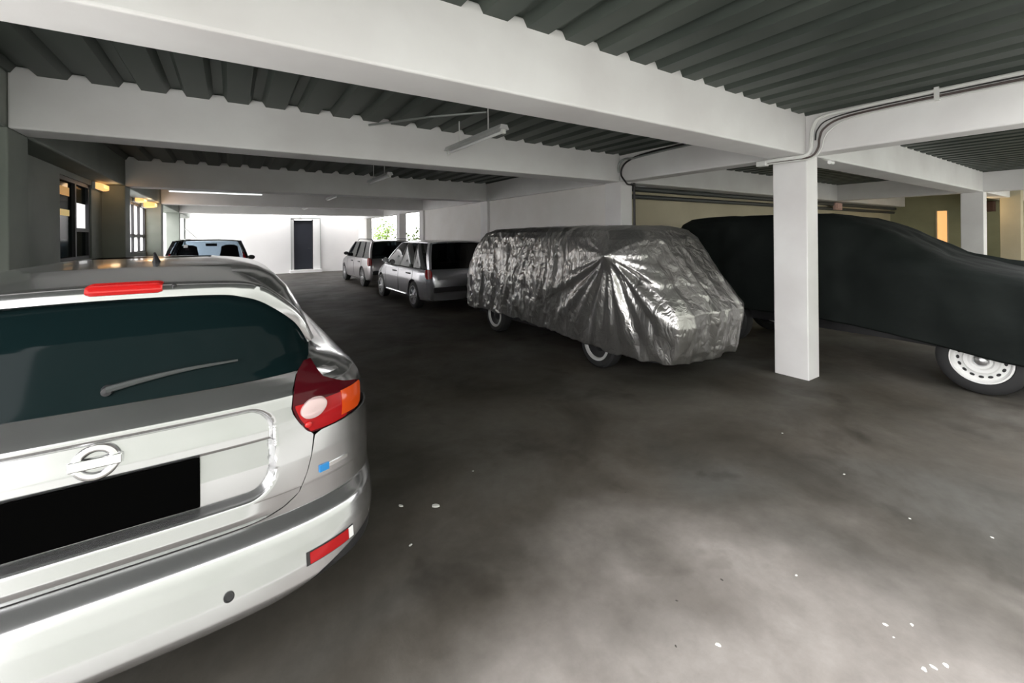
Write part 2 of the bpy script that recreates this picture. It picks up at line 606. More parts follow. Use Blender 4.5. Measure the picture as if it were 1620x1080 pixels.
# window 1: dark window, one pane lit white from the room behind
w1 = empty('window_1', (WX, 8.0, 1.36))
tag(w1, 'dark side-wall window with one bright pane and warm glows', kind='structure')
for ya, yb, za, zb in ((-0.70, -0.64, 0, 1.10), (0.64, 0.70, 0, 1.10), (-0.70, 0.70, 0, 0.06), (-0.70, 0.70, 1.04, 1.10), (0.0, 0.06, 0.06, 1.04), (0.06, 0.64, 0.40, 0.45)):
    MB().box(-0.10, ya, za, -0.02, yb, zb).build('window_frame', 'window_frame_dark', w1)
MB().box(-0.07, -0.64, 0.06, -0.055, 0.0, 1.04).build('window_pane', 'dark_glass', w1)
MB().box(-0.07, 0.06, 0.06, -0.055, 0.64, 0.40).build('window_pane', 'dark_glass', w1)
MB().box(-0.07, 0.06, 0.45, -0.055, 0.64, 0.80).build('window_pane', 'lit_window_white', w1)
MB().box(-0.07, 0.06, 0.80, -0.055, 0.64, 1.04).build('window_pane', 'dark_glass', w1)
MB().box(-0.054, -0.55, 0.86, -0.048, -0.12, 0.97).build('glow', 'warm_dim', w1)
MB().box(-0.054, -0.55, 0.60, -0.048, -0.12, 0.68).build('glow', 'lit_window_yellow', w1)

# window 2: four bright panes; the hidden ones are added for more daylight
w2 = empty('window_2', (WX, 12.86, 1.33))
tag(w2, 'bright four-pane side window beyond the shaded pillar, widened out of view for more daylight', kind='structure')
for ya, yb, za, zb in ((-0.76, -0.68, 0, 1.11), (0.68, 0.76, 0, 1.11), (-0.76, 0.76, 0, 0.05), (-0.76, 0.76, 1.06, 1.11), (-0.04, 0.04, 0.05, 1.06), (-2.78, 0.68, 0.36, 0.43), (-2.86, -2.78, 0, 1.11), (-2.12, -2.04, 0, 1.11), (-1.42, -1.34, 0, 1.11), (-2.86, -0.76, 0, 0.05), (-2.86, -0.76, 1.06, 1.11)):
    MB().box(-0.10, ya, za, -0.02, yb, zb).build('window_frame', 'window_frame_dark', w2)
for ya, yb in ((-2.78, -2.12), (-2.04, -1.42), (-1.34, -0.76), (-0.68, -0.04), (0.04, 0.68)):
    for za, zb in ((0.05, 0.36), (0.43, 1.06)):
        MB().box(-0.07, ya, za, -0.06, yb, zb).build('window_pane', 'frosted_glass', w2)

w3 = empty('window_3', (XE, 3.985, 1.05))
tag(w3, 'tall glowing orange window beyond the next bay', kind='structure')
MB().box(0.06, -0.13, 0.0, 0.08, 0.13, 1.29).build('window_pane', 'lit_window_warm', w3)
for a, c in ((-0.15, -0.12), (0.12, 0.15)):
    MB().box(-0.02, a, 0, 0.05, c, 1.29).build('window_frame', 'yellow_wall', w3)
w4 = empty('window_4', (XE, 0.875, 1.0))
tag(w4, 'yellow glowing slit window at the far edge of the next bay', kind='structure')
MB().box(0.06, -0.12, 0.0, 0.08, 0.12, 1.3).build('window_pane', 'lit_window_yellow', w4)
for a, c in ((-0.14, -0.11), (0.11, 0.14)):
    MB().box(-0.02, a, 0, 0.05, c, 1.3).build('window_frame', 'yellow_wall', w4)

# ------------------------------------------------------------------ wheels
def add_wheel(parent, x, y, r, side, style='alloy', width=0.2, name='wheel'):
    """side = -1: outer face towards -x, +1: towards +x. A part 'wheel' with sub-parts."""
    rr = r * 0.66
    W = width

    def q(prof):
        return [(a, o * side) for a, o in prof]
    t = MB().lathe(q([(rr, -W), (r * 0.86, -W), (r * 0.97, -W + 0.025), (r, -W + 0.06), (r, -0.06), (r * 0.97, -0.02), (r * 0.88, 0.0), (rr + 0.01, -0.004), (rr, -0.02), (rr, -W)]), 40)
    tyre = t.build(name, 'tyre', parent, smooth=True)
    tyre.location = (x, y, r)
    m = MB()
    if style == 'steel':
        m.lathe(q([(rr + 0.004, -0.004), (rr + 0.002, 0.004), (rr - 0.012, 0.004), (rr - 0.02, -0.03), (rr * 0.86, -0.045), (rr * 0.60, -0.028), (rr * 0.55, -0.010), (rr * 0.42, -0.012), (rr * 0.36, -0.03), (0.0005, -0.03)]), 40)
        m.build('rim', 'white_steel', tyre, smooth=True)
        for k in range(16):
            a = 2 * PI * k / 16
            cy, cz = rr * 0.735 * math.cos(a), rr * 0.735 * math.sin(a)
            s = MB()
            s.lathe([(0.0005, -0.030 * side), (0.016, -0.031 * side), (0.016, -0.046 * side)], 10, (0, 0, 0))
            h = s.build('slot', 'black_rubber', tyre)
            h.location = (0, cy, cz)
            h.rotation_euler = (a, 0, 0)
            h.scale = (1, 0.8, 1.25)
        MB().lathe(q([(0.0005, 0.012), (rr * 0.18, 0.008), (rr * 0.26, -0.01), (rr * 0.27, -0.035)]), 24).build('hub_cap', 'alloy', tyre, smooth=True)
    elif style == 'ring':
        m.lathe(q([(rr + 0.008, -0.004), (rr + 0.006, 0.008), (rr - 0.022, 0.008), (rr - 0.03, -0.02)]), 40)
        m.build('trim_ring', 'light_metal', tyre, smooth=True)
        MB().lathe(q([(rr - 0.01, -0.03), (rr * 0.5, -0.05), (rr * 0.3, -0.02), (0.0005, -0.015)]), 32).build('rim', 'black_plastic', tyre, smooth=True)
    else:
        m.lathe(q([(rr + 0.004, -0.004), (rr + 0.002, 0.004), (rr - 0.012, 0.004), (rr - 0.02, -0.06), (rr - 0.02, -0.12)]), 40)
        m.build('rim', 'alloy', tyre, smooth=True)
        MB().lathe(q([(rr - 0.02, -0.09), (0.0005, -0.09)]), 32).build('brake_disc', 'black_plastic', tyre)
        s = MB()
        for k in range(10):
            a = 2 * PI * (k + (0.18 if k % 2 else -0.18)) / 10
            ca, sa = math.cos(a), math.sin(a)
            pts = []
            for rad, hw, o in ((0.03, 0.018, -0.005), (rr - 0.012, 0.016, -0.012)):
                for s_ in (-1, 1):
                    pts.append((o * side, rad * ca - s_ * hw * sa, rad * sa + s_ * hw * ca))
            v = pts + [(p[0] - 0.03 * side, p[1], p[2]) for p in pts]
            s.add(v, [(0, 1, 3, 2), (4, 6, 7, 5), (0, 2, 6, 4), (1, 5, 7, 3), (2, 3, 7, 6), (0, 4, 5, 1)])
        s.build('spoke_star', 'alloy', tyre)
        MB().lathe(q([(0.0005, 0.004), (0.03, 0.002), (0.045, -0.012), (0.05, -0.05)]), 20).build('hub_cap', 'alloy', tyre, smooth=True)
    return tyre


def cut_arches(o, ys, r, xin, xout, zc):
    """cut open wheel arches out of a closed body mesh"""
    c = MB()
    for y in ys:
        for sx in (-1, 1):
            n = 40
            ring = [(r * math.cos(2 * PI * k / n), r * math.sin(2 * PI * k / n)) for k in range(n)]
            a, d_ = sorted((sx * xin, sx * xout))
            c.prism(ring, lambda p: (a, y + p[0], zc + p[1]), lambda p: (d_, y + p[0], zc + p[1]))
    co = c.build('cutter', 'black_plastic')
    co.matrix_world = o.matrix_world.copy()
    m = o.modifiers.new('arch', 'BOOLEAN')
    m.operation = 'DIFFERENCE'
    m.object = co
    m.solver = 'EXACT'
    # temporarily unparent so that both sit in the same space
    par = o.parent
    o.parent = None
    dg = bpy.context.evaluated_depsgraph_get()
    dg.update()
    me = bpy.data.meshes.new_from_object(o.evaluated_get(dg))
    o.modifiers.clear()
    o.data = me
    o.parent = par
    bpy.data.objects.remove(co)
    return o


# ------------------------------------------------------------------ the silver crossover (near, seen from behind)
J_X0, J_Y0 = -0.345, 1.72

J_YR = [(0.18, 0.34), (0.25, 0.24), (0.31, 0.15), (0.36, 0.05), (0.378, -0.012), (0.388, -0.034), (0.41, -0.046), (0.46, -0.034), (0.52, -0.014), (0.562, 0.003), (0.578, 0.012), (0.59, 0.026), (0.618, 0.068),
        (0.630, 0.068), (0.645, 0.058), (0.66, 0.057), (0.70, 0.066), (0.80, 0.076), (0.92, 0.092), (1.00, 0.102), (1.035, 0.110), (1.048, 0.122), (1.10, 0.186), (1.16, 0.208), (1.30, 0.258), (1.42, 0.318),
        (1.47, 0.37), (1.505, 0.45), (1.53, 0.60), (1.543, 0.85), (1.55, 1.05)]
J_W = [(0.18, 0.72), (0.25, 0.79), (0.36, 0.855), (0.50, 0.882), (0.80, 0.885), (0.95, 0.883), (1.00, 0.870), (1.04, 0.845), (1.07, 0.81), (1.09, 0.775), (1.11, 0.725), (1.13, 0.685), (1.16, 0.664), (1.25, 0.648), (1.33, 0.620), (1.42, 0.572),
       (1.48, 0.52), (1.52, 0.45), (1.541, 0.35), (1.55, 0.25)]
J_YF = [(0.18, 3.85), (0.30, 4.05), (0.55, 4.135), (0.75, 4.10), (0.90, 3.98), (0.98, 3.75), (1.02, 3.30), (1.06, 3.0), (1.12, 2.85), (1.30, 2.50), (1.45, 2.15), (1.52, 1.85), (1.55, 1.50)]
J_A = [(0.18, 0.50), (1.0, 0.50), (1.12, 0.42), (1.40, 0.40), (1.55, 0.4)]
J_N = 3.3
# recess profile (number plate niche) in the middle of the tailgate
J_REC = [(0.68, 0.106), (0.735, 0.112), (0.80, 0.119), (0.895, 0.140), (0.9005, 0.113), (0.93, 0.116), (0.965, 0.127), (1.0, 0.137), (1.037, 0.146)]


def j_recess(x, z):
    hw, z0, z1, r = 0.482, 0.700, 1.027, 0.095
    cx, cz = abs(x), z - (z0 + z1) / 2
    qx, qz = cx - (hw - r), abs(cz) - ((z1 - z0) / 2 - r)
    sd = math.hypot(max(qx, 0), max(qz, 0)) + min(max(qx, qz), 0) - r
    return sm(-sd, 0.0, 0.022)


def j_y(x, z):
    """y of the rear skin at lateral x, height z"""
    w_, a = interp(z, J_W), interp(z, J_A)
    yr = interp(z, J_YR)
    if 0.618 < z < 0.70:
        k_ = sm(abs(x), 0.36, 0.50)
        yr = yr * (1 - k_) + 0.0675 * k_
    if 0.690 < z < 1.04:
        m = j_recess(x, z)
        yr = yr * (1 - m) + interp(z, J_REC) * m
    t = min(1.0, abs(x) / w_)
    return yr + a * (1 - max(0.0, 1 - t ** J_N) ** (1 / J_N))


def j_pt(x, z, off=0.0):
    e = 0.004
    y = j_y(x, z)
    if not off:
        return Vector((x, y, z))
    dx = (j_y(x + e, z) - j_y(x - e, z)) / (2 * e)
    dz = (j_y(x, z + e) - j_y(x, z - e)) / (2 * e)
    n_ = Vector((dx, -1, dz)).normalized()
    return Vector((x, y, z)) + n_ * off


def j_col(u, z):
    """u in 0..1 from rear centre to the widest rear-quarter point; same skin, parametrised round the corner"""
    w_, a = interp(z, J_W), interp(z, J_A)
    t = u * PI / 2
    s_ = math.sin(t) ** (2 / J_N) if u < 1 else 1.0
    return w_ * s_


def patch(outline_l, outline_r, z0, z1, nz, nx, off, thick, name, mat, parent, fn=None, smooth=True):
    """panel on the rear skin between x = outline_l(z) and outline_r(z), with a rim turned inwards"""
    fn = fn or j_pt
    front, back = [], []
    for i in range(nz + 1):
        z = z0 + (z1 - z0) * i / nz
        xl, xr = outline_l(z), outline_r(z)
        front.append([fn(xl + (xr - xl) * j / nx, z, off) for j in range(nx + 1)])
        back.append([fn(xl + (xr - xl) * j / nx, z, off - thick) for j in range(nx + 1)])
    m = MB()
    m.grid(front)
    m.grid(back, flip=True)
    rim_f = front[0] + [r[-1] for r in front[1:]] + front[-1][-2::-1] + [r[0] for r in front[-2:0:-1]]
    rim_b = back[0] + [r[-1] for r in back[1:]] + back[-1][-2::-1] + [r[0] for r in back[-2:0:-1]]
    m.grid([rim_f, rim_b], closed=True)
    return m.build(name, mat, parent, smooth=smooth, angle=35)


juke = empty('silver_crossover', (J_X0, J_Y0, 0))
tag(juke, 'silver compact crossover seen from behind with black number plate', 'car')

# body shell: stacked plan outlines
NU = 30
zs = sorted(set([round(z, 4) for z in np.linspace(0.18, 1.55, 76)] + [p[0] for p in J_REC] + [p[0] for p in J_YR] + [0.896, 0.9]))
rows = []
for z in zs:
    w_, a = interp(z, J_W), interp(z, J_A)
    yf = interp(z, J_YF)
    half = []
    for i in range(NU + 1):                       # rear, centre -> side
        u = i / NU
        xx = j_col(u, z)
        ins = 0.06 * (1 - sm(u, 0.80, 0.97)) * sm(1.085 - z, 0.0, 0.02) * sm(z, 0.37, 0.40)
        half.append((xx, j_y(xx * 0.99999, z) + ins))
    ys = half[-1][1]
    af = min(0.9, max(0.3, (yf - ys) * 0.45))
    ye = yf - af
    for k in range(1, 26):                        # straight side
        half.append((w_, ys + (ye - ys) * k / 26))
    for i in range(NU + 1):                       # front corner
        t = PI / 2 * (1 - i / NU)
        half.append((w_ * (math.sin(t) ** (2 / 2.6) if t > 1e-6 else 0), ye + af * (1 - (1 - max(0, math.cos(t)) ** (2 / 2.6)))))
    full = half + [(-p[0], p[1]) for p in half[-2:0:-1]]
    rows.append([(p[0], p[1], z) for p in full])
m = MB()
m.grid(rows, closed=True)
nn = len(rows[0])
m.f.append(tuple(range(nn))[::-1])
m.f.append(tuple(range(len(m.v) - nn, len(m.v))))
body = m.build('body', 'silver_paint', juke, smooth=True, angle=28)
cut_arches(body, (0.80, 3.33), 0.385, 0.60, 1.2, 0.34)
body.data.shade_smooth()
body.data.set_sharp_from_angle(angle=math.radians(28))

# tailgate and bumper skins
TG = [(0.630, 0.38), (0.636, 0.44), (0.65, 0.50), (0.68, 0.552), (0.74, 0.582), (0.80, 0.600), (0.872, 0.610), (0.885, 0.600), (0.925, 0.563), (0.967, 0.539), (0.99, 0.533), (1.05, 0.541), (1.10, 0.565)]


def tg_r(z):
    return interp(z, TG)


def seam_z(x):
    """height of the bumper top edge"""
    ax = abs(x)
    return interp(ax, [(0, 0.630), (0.38, 0.631), (0.44, 0.637), (0.50, 0.651), (0.552, 0.682), (0.582, 0.742), (0.600, 0.80), (0.610, 0.872), (0.64, 0.885), (0.9, 0.895)])


def strip(zlo, zhi, nu, nz, off, thick, name, mat, parent, umax=1.0):
    front, back = [], []
    us = [(-umax + 2 * umax * i / nu) for i in range(nu + 1)]
    xs_ = [j_col(abs(u), 0.5) for u in us]
    zmin, zmax = min(zlo(x) for x in xs_), max(zhi(x) for x in xs_)
    for k in range(nz + 1):
        rf, rb = [], []
        for u in us:
            s_ = 1 if u >= 0 else -1
            x0 = s_ * j_col(abs(u), 0.5) * 0.9995
            za, zb_ = zlo(x0), zhi(x0)
            z = min(max(zmin + (zmax - zmin) * k / nz, za), zb_)
            xx = s_ * j_col(abs(u), z) * 0.9995
            rf.append(j_pt(xx, z, off))
            rb.append(j_pt(xx, z, off - thick))
        front.append(rf)
        back.append(rb)
    m = MB()
    m.grid(front)
    m.grid(back, flip=True)
    rim_f = front[0] + [r[-1] for r in front[1:]] + front[-1][-2::-1] + [r[0] for r in front[-2:0:-1]]
    rim_b = back[0] + [r[-1] for r in back[1:]] + back[-1][-2::-1] + [r[0] for r in back[-2:0:-1]]
    m.grid([rim_f, rim_b], closed=True)
    return m.build(name, mat, parent, smooth=True, angle=35)


patch(lambda z: -tg_r(z), tg_r, 0.632, 1.098, 190, 220, 0.006, 0.008, 'tailgate', 'silver_paint', juke)
strip(lambda x: 0.388 + 0.07 * sm(abs(x), 0.45, 0.88), lambda x: seam_z(x) - 0.006, 120, 110, 0.006, 0.008, 'bumper', 'silver_paint', juke, umax=0.93)
strip(lambda x: 0.215, lambda x: 0.384 + 0.07 * sm(abs(x), 0.45, 0.88), 60, 10, 0.004, 0.008, 'bumper_valance', 'black_plastic', juke, umax=0.90)
sp = [(x_, seam_z(x_) - 0.002) for x_ in np.linspace(-0.606, 0.606, 90)]
MB().tube([j_pt(p[0], p[1], 0.003) for p in sp], 0.0030, 6).build('tailgate_seam', 'black_rubber', juke, smooth=True)

# rear window (wraps at the sides, rounded upper corners)
RW = [(1.100, 0.565), (1.112, 0.605), (1.14, 0.622), (1.18, 0.628), (1.24, 0.612), (1.30, 0.575), (1.35, 0.53), (1.39, 0.47), (1.415, 0.41), (1.43, 0.34), (1.437, 0.26)]


def rw_r(z):
    return interp(z, RW)


def rw_z(x, z):   # bow the lower edge a little
    return z


patch(lambda z: -rw_r(z), rw_r, 1.100, 1.437, 40, 60, 0.006, 0.008, 'rear_window', 'dark_glass', juke)

# spoiler: a body-coloured brow that frames the top of the window and runs down its sides
SP_O = [(0.0, 0.0, 1.487), (0.30, 0.31, 1.478), (0.45, 0.425, 1.462), (0.58, 0.495, 1.425), (0.80, 0.600, 1.318), (1.0, 0.655, 1.20)]
SP_I = [(0.0, 0.0, 1.440), (0.30, 0.28, 1.434), (0.45, 0.385, 1.416), (0.58, 0.465, 1.378), (0.80, 0.572, 1.285), (1.0, 0.628, 1.185)]
spo = spline([(-p[0], -p[1], p[2]) for p in SP_O[1:2]] + SP_O, 12)[12:]
spi = spline([(-p[0], -p[1], p[2]) for p in SP_I[1:2]] + SP_I, 12)[12:]
SP_O, SP_I = [tuple(p) for p in spo], [tuple(p) for p in spi]
rowsU = []
for i in range(-40, 41):
    t = abs(i) / 40
    sg = 1 if i >= 0 else -1
    xo, zo = interp(t, [(p[0], p[1]) for p in SP_O]), interp(t, [(p[0], p[2]) for p in SP_O])
    xi, zi = interp(t, [(p[0], p[1]) for p in SP_I]), interp(t, [(p[0], p[2]) for p in SP_I])
    proud = 0.050 * (1 - sm(t, 0.45, 0.95)) + 0.010
    yi = j_y(xi, zi) - 0.012
    yo = yi - proud * 0.55
    k = 1 - sm(t, 0.3, 0.9)
    rowsU.append([(sg * xo * 0.95, yo + 0.30, zo + 0.048 * k - 0.02 * (1 - k)), (sg * xo * 0.975, yo + 0.16, zo + 0.026 * k - 0.006 * (1 - k)), (sg * xo, yo + 0.05, zo + 0.006 * k), (sg * xo, yo + 0.018, zo),
                  (sg * (xo * 0.9 + xi * 0.1), yo + 0.002, zo * 0.88 + zi * 0.12), (sg * (xo * 0.5 + xi * 0.5), yo - 0.006, zo * 0.5 + zi * 0.5), (sg * xi, yi - proud * 0.75, zi), (sg * xi, yi - proud * 0.4, zi - 0.008 * k), (sg * xi * 0.99, yi + 0.02, zi + 0.004)])
m = MB()
m.grid(rowsU)
nr = len(rowsU[0])
m.f.append(tuple(range(nr)))
m.f.append(tuple(range(len(m.v) - nr, len(m.v)))[::-1])
m.build('spoiler', 'silver_paint', juke, smooth=True, angle=50)
# high brake light set in the spoiler edge
yb0 = j_y(0, 1.44) - 0.012 - 0.06 * 0.55
m = MB()
rws = []
for i in range(17):
    x_ = -0.070 + 0.205 * i / 16
    hh = 0.0 if 0 < i < 16 else 0.006
    rws.append([(x_, yb0 + 0.04, 1.497 - hh), (x_, yb0 - 0.003, 1.492 - hh), (x_, yb0 - 0.014, 1.482), (x_, yb0 - 0.018, 1.468), (x_, yb0 - 0.012, 1.457 + hh), (x_, yb0 + 0.02, 1.455 + hh)])
m.grid(rws)
m.f += [(0, 1, 2, 3, 4, 5), tuple(range(16 * 6, 17 * 6))[::-1]]
m.build('high_brake_light', 'bright_red_lens', juke, smooth=True)
MB().lathe([(0.0005, -0.008), (0.006, -0.006), (0.008, 0.004)], 12, (0.168, yb0 - 0.002, 1.476), 'y').build('washer_nozzle', 'black_plastic', juke)
# rear wiper
wp = [j_pt(a, c, 0.02) for a, c in ((0.0, 1.150), (0.10, 1.166), (0.22, 1.178), (0.36, 1.180))]
wi = MB().tube(spline(wp, 6), [0.012 - 0.008 * k / 18 for k in range(19)], 8).build('rear_wiper', 'pipe_dark', juke, smooth=True)
MB().lathe([(0.0005, -0.024), (0.014, -0.022), (0.018, 0.0), (0.018, 0.012)], 14, tuple(j_pt(0, 1.150, 0.004)), 'y').build('wiper_pivot', 'black_plastic', wi, smooth=True)

# tail lights: boomerang lens wrapping the haunch
TLo = [(0.882, 0.606, 0.640), (0.888, 0.592, 0.690), (0.897, 0.584, 0.765), (0.906, 0.577, 0.795), (0.92, 0.569, 0.811), (0.945, 0.553, 0.817), (0.967, 0.545, 0.820), (0.987, 0.538, 0.824), (0.998, 0.538, 0.822), (1.008, 0.539, 0.80),
       (1.022, 0.541, 0.76), (1.045, 0.546, 0.70), (1.062, 0.551, 0.662), (1.085, 0.561, 0.645), (1.10, 0.571, 0.637), (1.122, 0.596, 0.625)]


def tl_l(z):
    return interp(z, [(p[0], p[1]) for p in TLo])


def tl_r(z):
    return interp(z, [(p[0], p[2]) for p in TLo])


def j_pt_b(x, z, off):   # bulging lens
    zc = (z - 0.88) / 0.15
    xc = (abs(x) - 0.54) / 0.28
    bul = 0.016 * max(0, 1 - (2 * zc - 1) ** 2) * max(0, 1 - (2 * xc - 1) ** 2)
    return j_pt(x, z, off + (bul if off > 0 else 0))


for sx in (-1, 1):
    lf = (lambda z: tl_l(z)) if sx > 0 else (lambda z: -tl_r(z))
    rf = (lambda z: tl_r(z)) if sx > 0 else (lambda z: -tl_l(z))
    tl = patch(lf, rf, 0.882, 1.122, 48, 24, 0.009, 0.015, 'tail_light', 'dark_red_lens', juke, fn=j_pt_b)

    def ov(poly_c, rx, rz, tilt, name, mat, off=0.0115):
        ring, mid = [], []
        for k in range(28):
            a = 2 * PI * k / 28
            dx, dz = rx * math.cos(a), rz * math.sin(a)
            X_ = poly_c[0] + dx * math.cos(tilt) - dz * math.sin(tilt)
            Z_ = poly_c[1] + dx * math.sin(tilt) + dz * math.cos(tilt)
            ring.append((X_, Z_))
        c = poly_c
        fr = []
        for f_, o_ in ((1.0, -0.004), (1.0, off - 0.004), (0.85, off), (0.4, off + 0.003), (0.02, off + 0.004)):
            fr.append([j_pt_b(sx * (c[0] + (p[0] - c[0]) * f_), c[1] + (p[1] - c[1]) * f_, 0.0082 + o_ * 0.5) for p in ring])
        mm = MB()
        mm.grid(fr, closed=True)
        return mm.build(name, mat, tl, smooth=True, angle=60)
    # lower lens body bright red, orange indicator, clear reversing lamp
    zr_ = lambda x: 0
    patch((lambda z: tl_l(z) + 0.008) if sx > 0 else (lambda z: -min(tl_r(z) - 0.010, 0.74)), (lambda z: min(tl_r(z) - 0.010, 0.74)) if sx > 0 else (lambda z: -tl_l(z) - 0.008),
          0.889, 0.997, 20, 16, 0.0115, 0.006, 'brake_lens', 'red_lens', tl, fn=j_pt_b)
    patch((lambda z: 0.715) if sx > 0 else (lambda z: -tl_r(z) + 0.006), (lambda z: tl_r(z) - 0.006) if sx > 0 else (lambda z: -0.715),
          0.908, 1.000, 16, 10, 0.0135, 0.006, 'indicator_lens', 'orange_lens', tl, fn=j_pt_b)
    ov((0.606, 0.975), 0.046, 0.034, 0.30, 'reversing_lamp', 'clear_lens', 0.030)
    ov((0.588, 0.918), 0.012, 0.012, 0.0, 'reflector_spot', 'bright_red_lens', 0.022)
    # bumper reflector and its dark recess
    rfx = (0.565, 0.742)
    lo, hi = (rfx if sx > 0 else (-rfx[1], -rfx[0]))
    pr = patch(lambda z: lo, lambda z: hi, 0.452, 0.494, 4, 12, 0.0085, 0.006, 'reflector_recess', 'black_plastic', juke)
    patch(lambda z: lo + 0.012, lambda z: hi - 0.022, 0.456, 0.490, 4, 12, 0.0125, 0.006, 'reflector', 'red_lens', pr)
    e0, e1 = (hi - 0.020, hi - 0.002) if sx > 0 else (lo + 0.002, lo + 0.020)
    patch(lambda z: e0, lambda z: e1, 0.456, 0.490, 4, 3, 0.0125, 0.006, 'reflector_end', 'sticker_white', pr)
    # parking sensor
    c = j_pt(sx * 0.330, 0.472, 0.0075)
    s_ = MB()
    s_.lathe([(0.015, 0.0), (0.0155, -0.003), (0.012, -0.0035), (0.011, -0.001), (0.0005, -0.001)], 20, (0, 0, 0), 'y')
    so = s_.build('parking_sensor', 'black_plastic', juke, smooth=True)
    so.location = c
    so.rotation_euler = (math.radians(-16), 0, math.radians(4) * sx)

# number plate
pl = MB()
pl.box(-0.25, 0, 0.730, 0.25, 0.010, 0.90)
po = pl.build('number_plate', 'plate_black', juke, bevel=0.004)
po.location = (0.0, 0.094, 0.0)
po.rotation_euler = (0, 0, 0)
# round emblem with a cross bar
em = empty('emblem', (-0.012, 0.112, 0.957))
em.parent = juke
em.rotation_euler = (math.radians(-6), 0, 0)
tor = MB()
tr = []
for k in range(36):
    a = 2 * PI * k / 36
    tr.append([((0.046 + 0.012 * math.cos(b_)) * math.cos(a), -0.004 + 0.008 * math.sin(b_), (0.043 + 0.012 * math.cos(b_)) * math.sin(a)) for b_ in np.linspace(0, 2 * PI, 9)[:-1]])
tr.append(tr[0])
tor.grid(tr, closed=True)
tor.build('emblem_ring', 'chrome', em, smooth=True)
MB().box(-0.062, -0.018, -0.015, 0.062, 0.004, 0.015).build('emblem_bar', 'chrome', em, bevel=0.003)
# blue and chrome badge on the bumper corner
bx0, bx1 = 0.628, 0.742
bd = patch(lambda z: bx0 + 0.03, lambda z: bx1, 0.728, 0.741, 2, 8, 0.011, 0.005, 'badge', 'chrome', juke)
patch(lambda z: bx0, lambda z: bx0 + 0.036, 0.721, 0.747, 2, 4, 0.0125, 0.006, 'badge_blue', 'blue_badge', bd)

# side glass and windscreen as thin panels over the shell
def side_panel(y0, y1, z0, z1, name, mat, sx, slant=(0, 0)):
    fr, bk = [], []
    for i in range(7):
        z = z0 + (z1 - z0) * i / 6
        w_ = interp(z, J_W)
        fr.append([(sx * (w_ + 0.005), y0 + slant[0] * i / 6 + (y1 + slant[1] * i / 6 - y0 - slant[0] * i / 6) * k / 8, z) for k in range(9)])
        bk.append([(p[0] - sx * 0.008, p[1], p[2]) for p in fr[-1]])
    m = MB()
    m.grid(fr)
    m.grid(bk, flip=True)
    rf_ = fr[0] + [r[-1] for r in fr[1:]] + fr[-1][-2::-1] + [r[0] for r in fr[-2:0:-1]]
    rb_ = bk[0] + [r[-1] for r in bk[1:]] + bk[-1][-2::-1] + [r[0] for r in bk[-2:0:-1]]
    m.grid([rf_, rb_], closed=True)
    return m.build(name, mat, juke, smooth=True, angle=35)


for sx in (-1, 1):
    side_panel(0.86, 1.40, 1.16, 1.40, 'side_window', 'dark_glass', sx, (0.06, 0.0))
    side_panel(1.46, 2.36, 1.13, 1.42, 'side_window', 'dark_glass', sx, (0.0, -0.42))
    add_wheel(juke, sx * 0.872, 0.80, 0.335, sx)
    add_wheel(juke, sx * 0.872, 3.33, 0.335, sx)
    mi = MB()
    mi.grid([[(sx * (0.70 + 0.05 * math.cos(a) * k), 2.30 + 0.12 * c_, 1.12 + 0.07 * math.sin(a) * k) for a in np.linspace(0, 2 * PI, 17)[:-1]] for c_, k in ((-1, 0.05), (-0.95, 0.9), (-0.3, 1), (0.6, 0.8), (1, 0.05))], closed=True)
    mi.build('wing_mirror', 'silver_paint', juke, smooth=True)
    MB().tube([(sx * 0.66, 2.40, 1.07), (sx * 0.70, 2.38, 1.09)], 0.02).build('mirror_arm', 'black_plastic', juke, smooth=True)
MB().tube([(0.05, 0.90, 1.535), (0.05, 0.88, 1.56), (0.05, 0.84, 1.585)], [0.02, 0.010, 0.005]).build('aerial', 'black_plastic', juke, smooth=True)
ws = MB()
fr = []
for i in range(9):
    z = 1.10 + 0.36 * i / 8
    w_ = interp(z, J_W) * 0.9
    yf, af = interp(z, J_YF), 0.6
    fr.append([(w_ * t, yf + 0.004 - af * (1 - (1 - min(1, abs(t * 0.9)) ** 2.6) ** (1 / 2.6)), z + 0.004) for t in np.linspace(-1, 1, 21)])
ws.grid(fr)
ws.grid([[(p[0], p[1] - 0.02, p[2] - 0.02) for p in r] for r in fr], flip=True)
ws.build('windscreen', 'dark_glass', juke, smooth=True)
MB().box(-0.72, 0.35, 0.20, 0.72, 3.9, 0.26).build('underbody', 'black_plastic', juke)


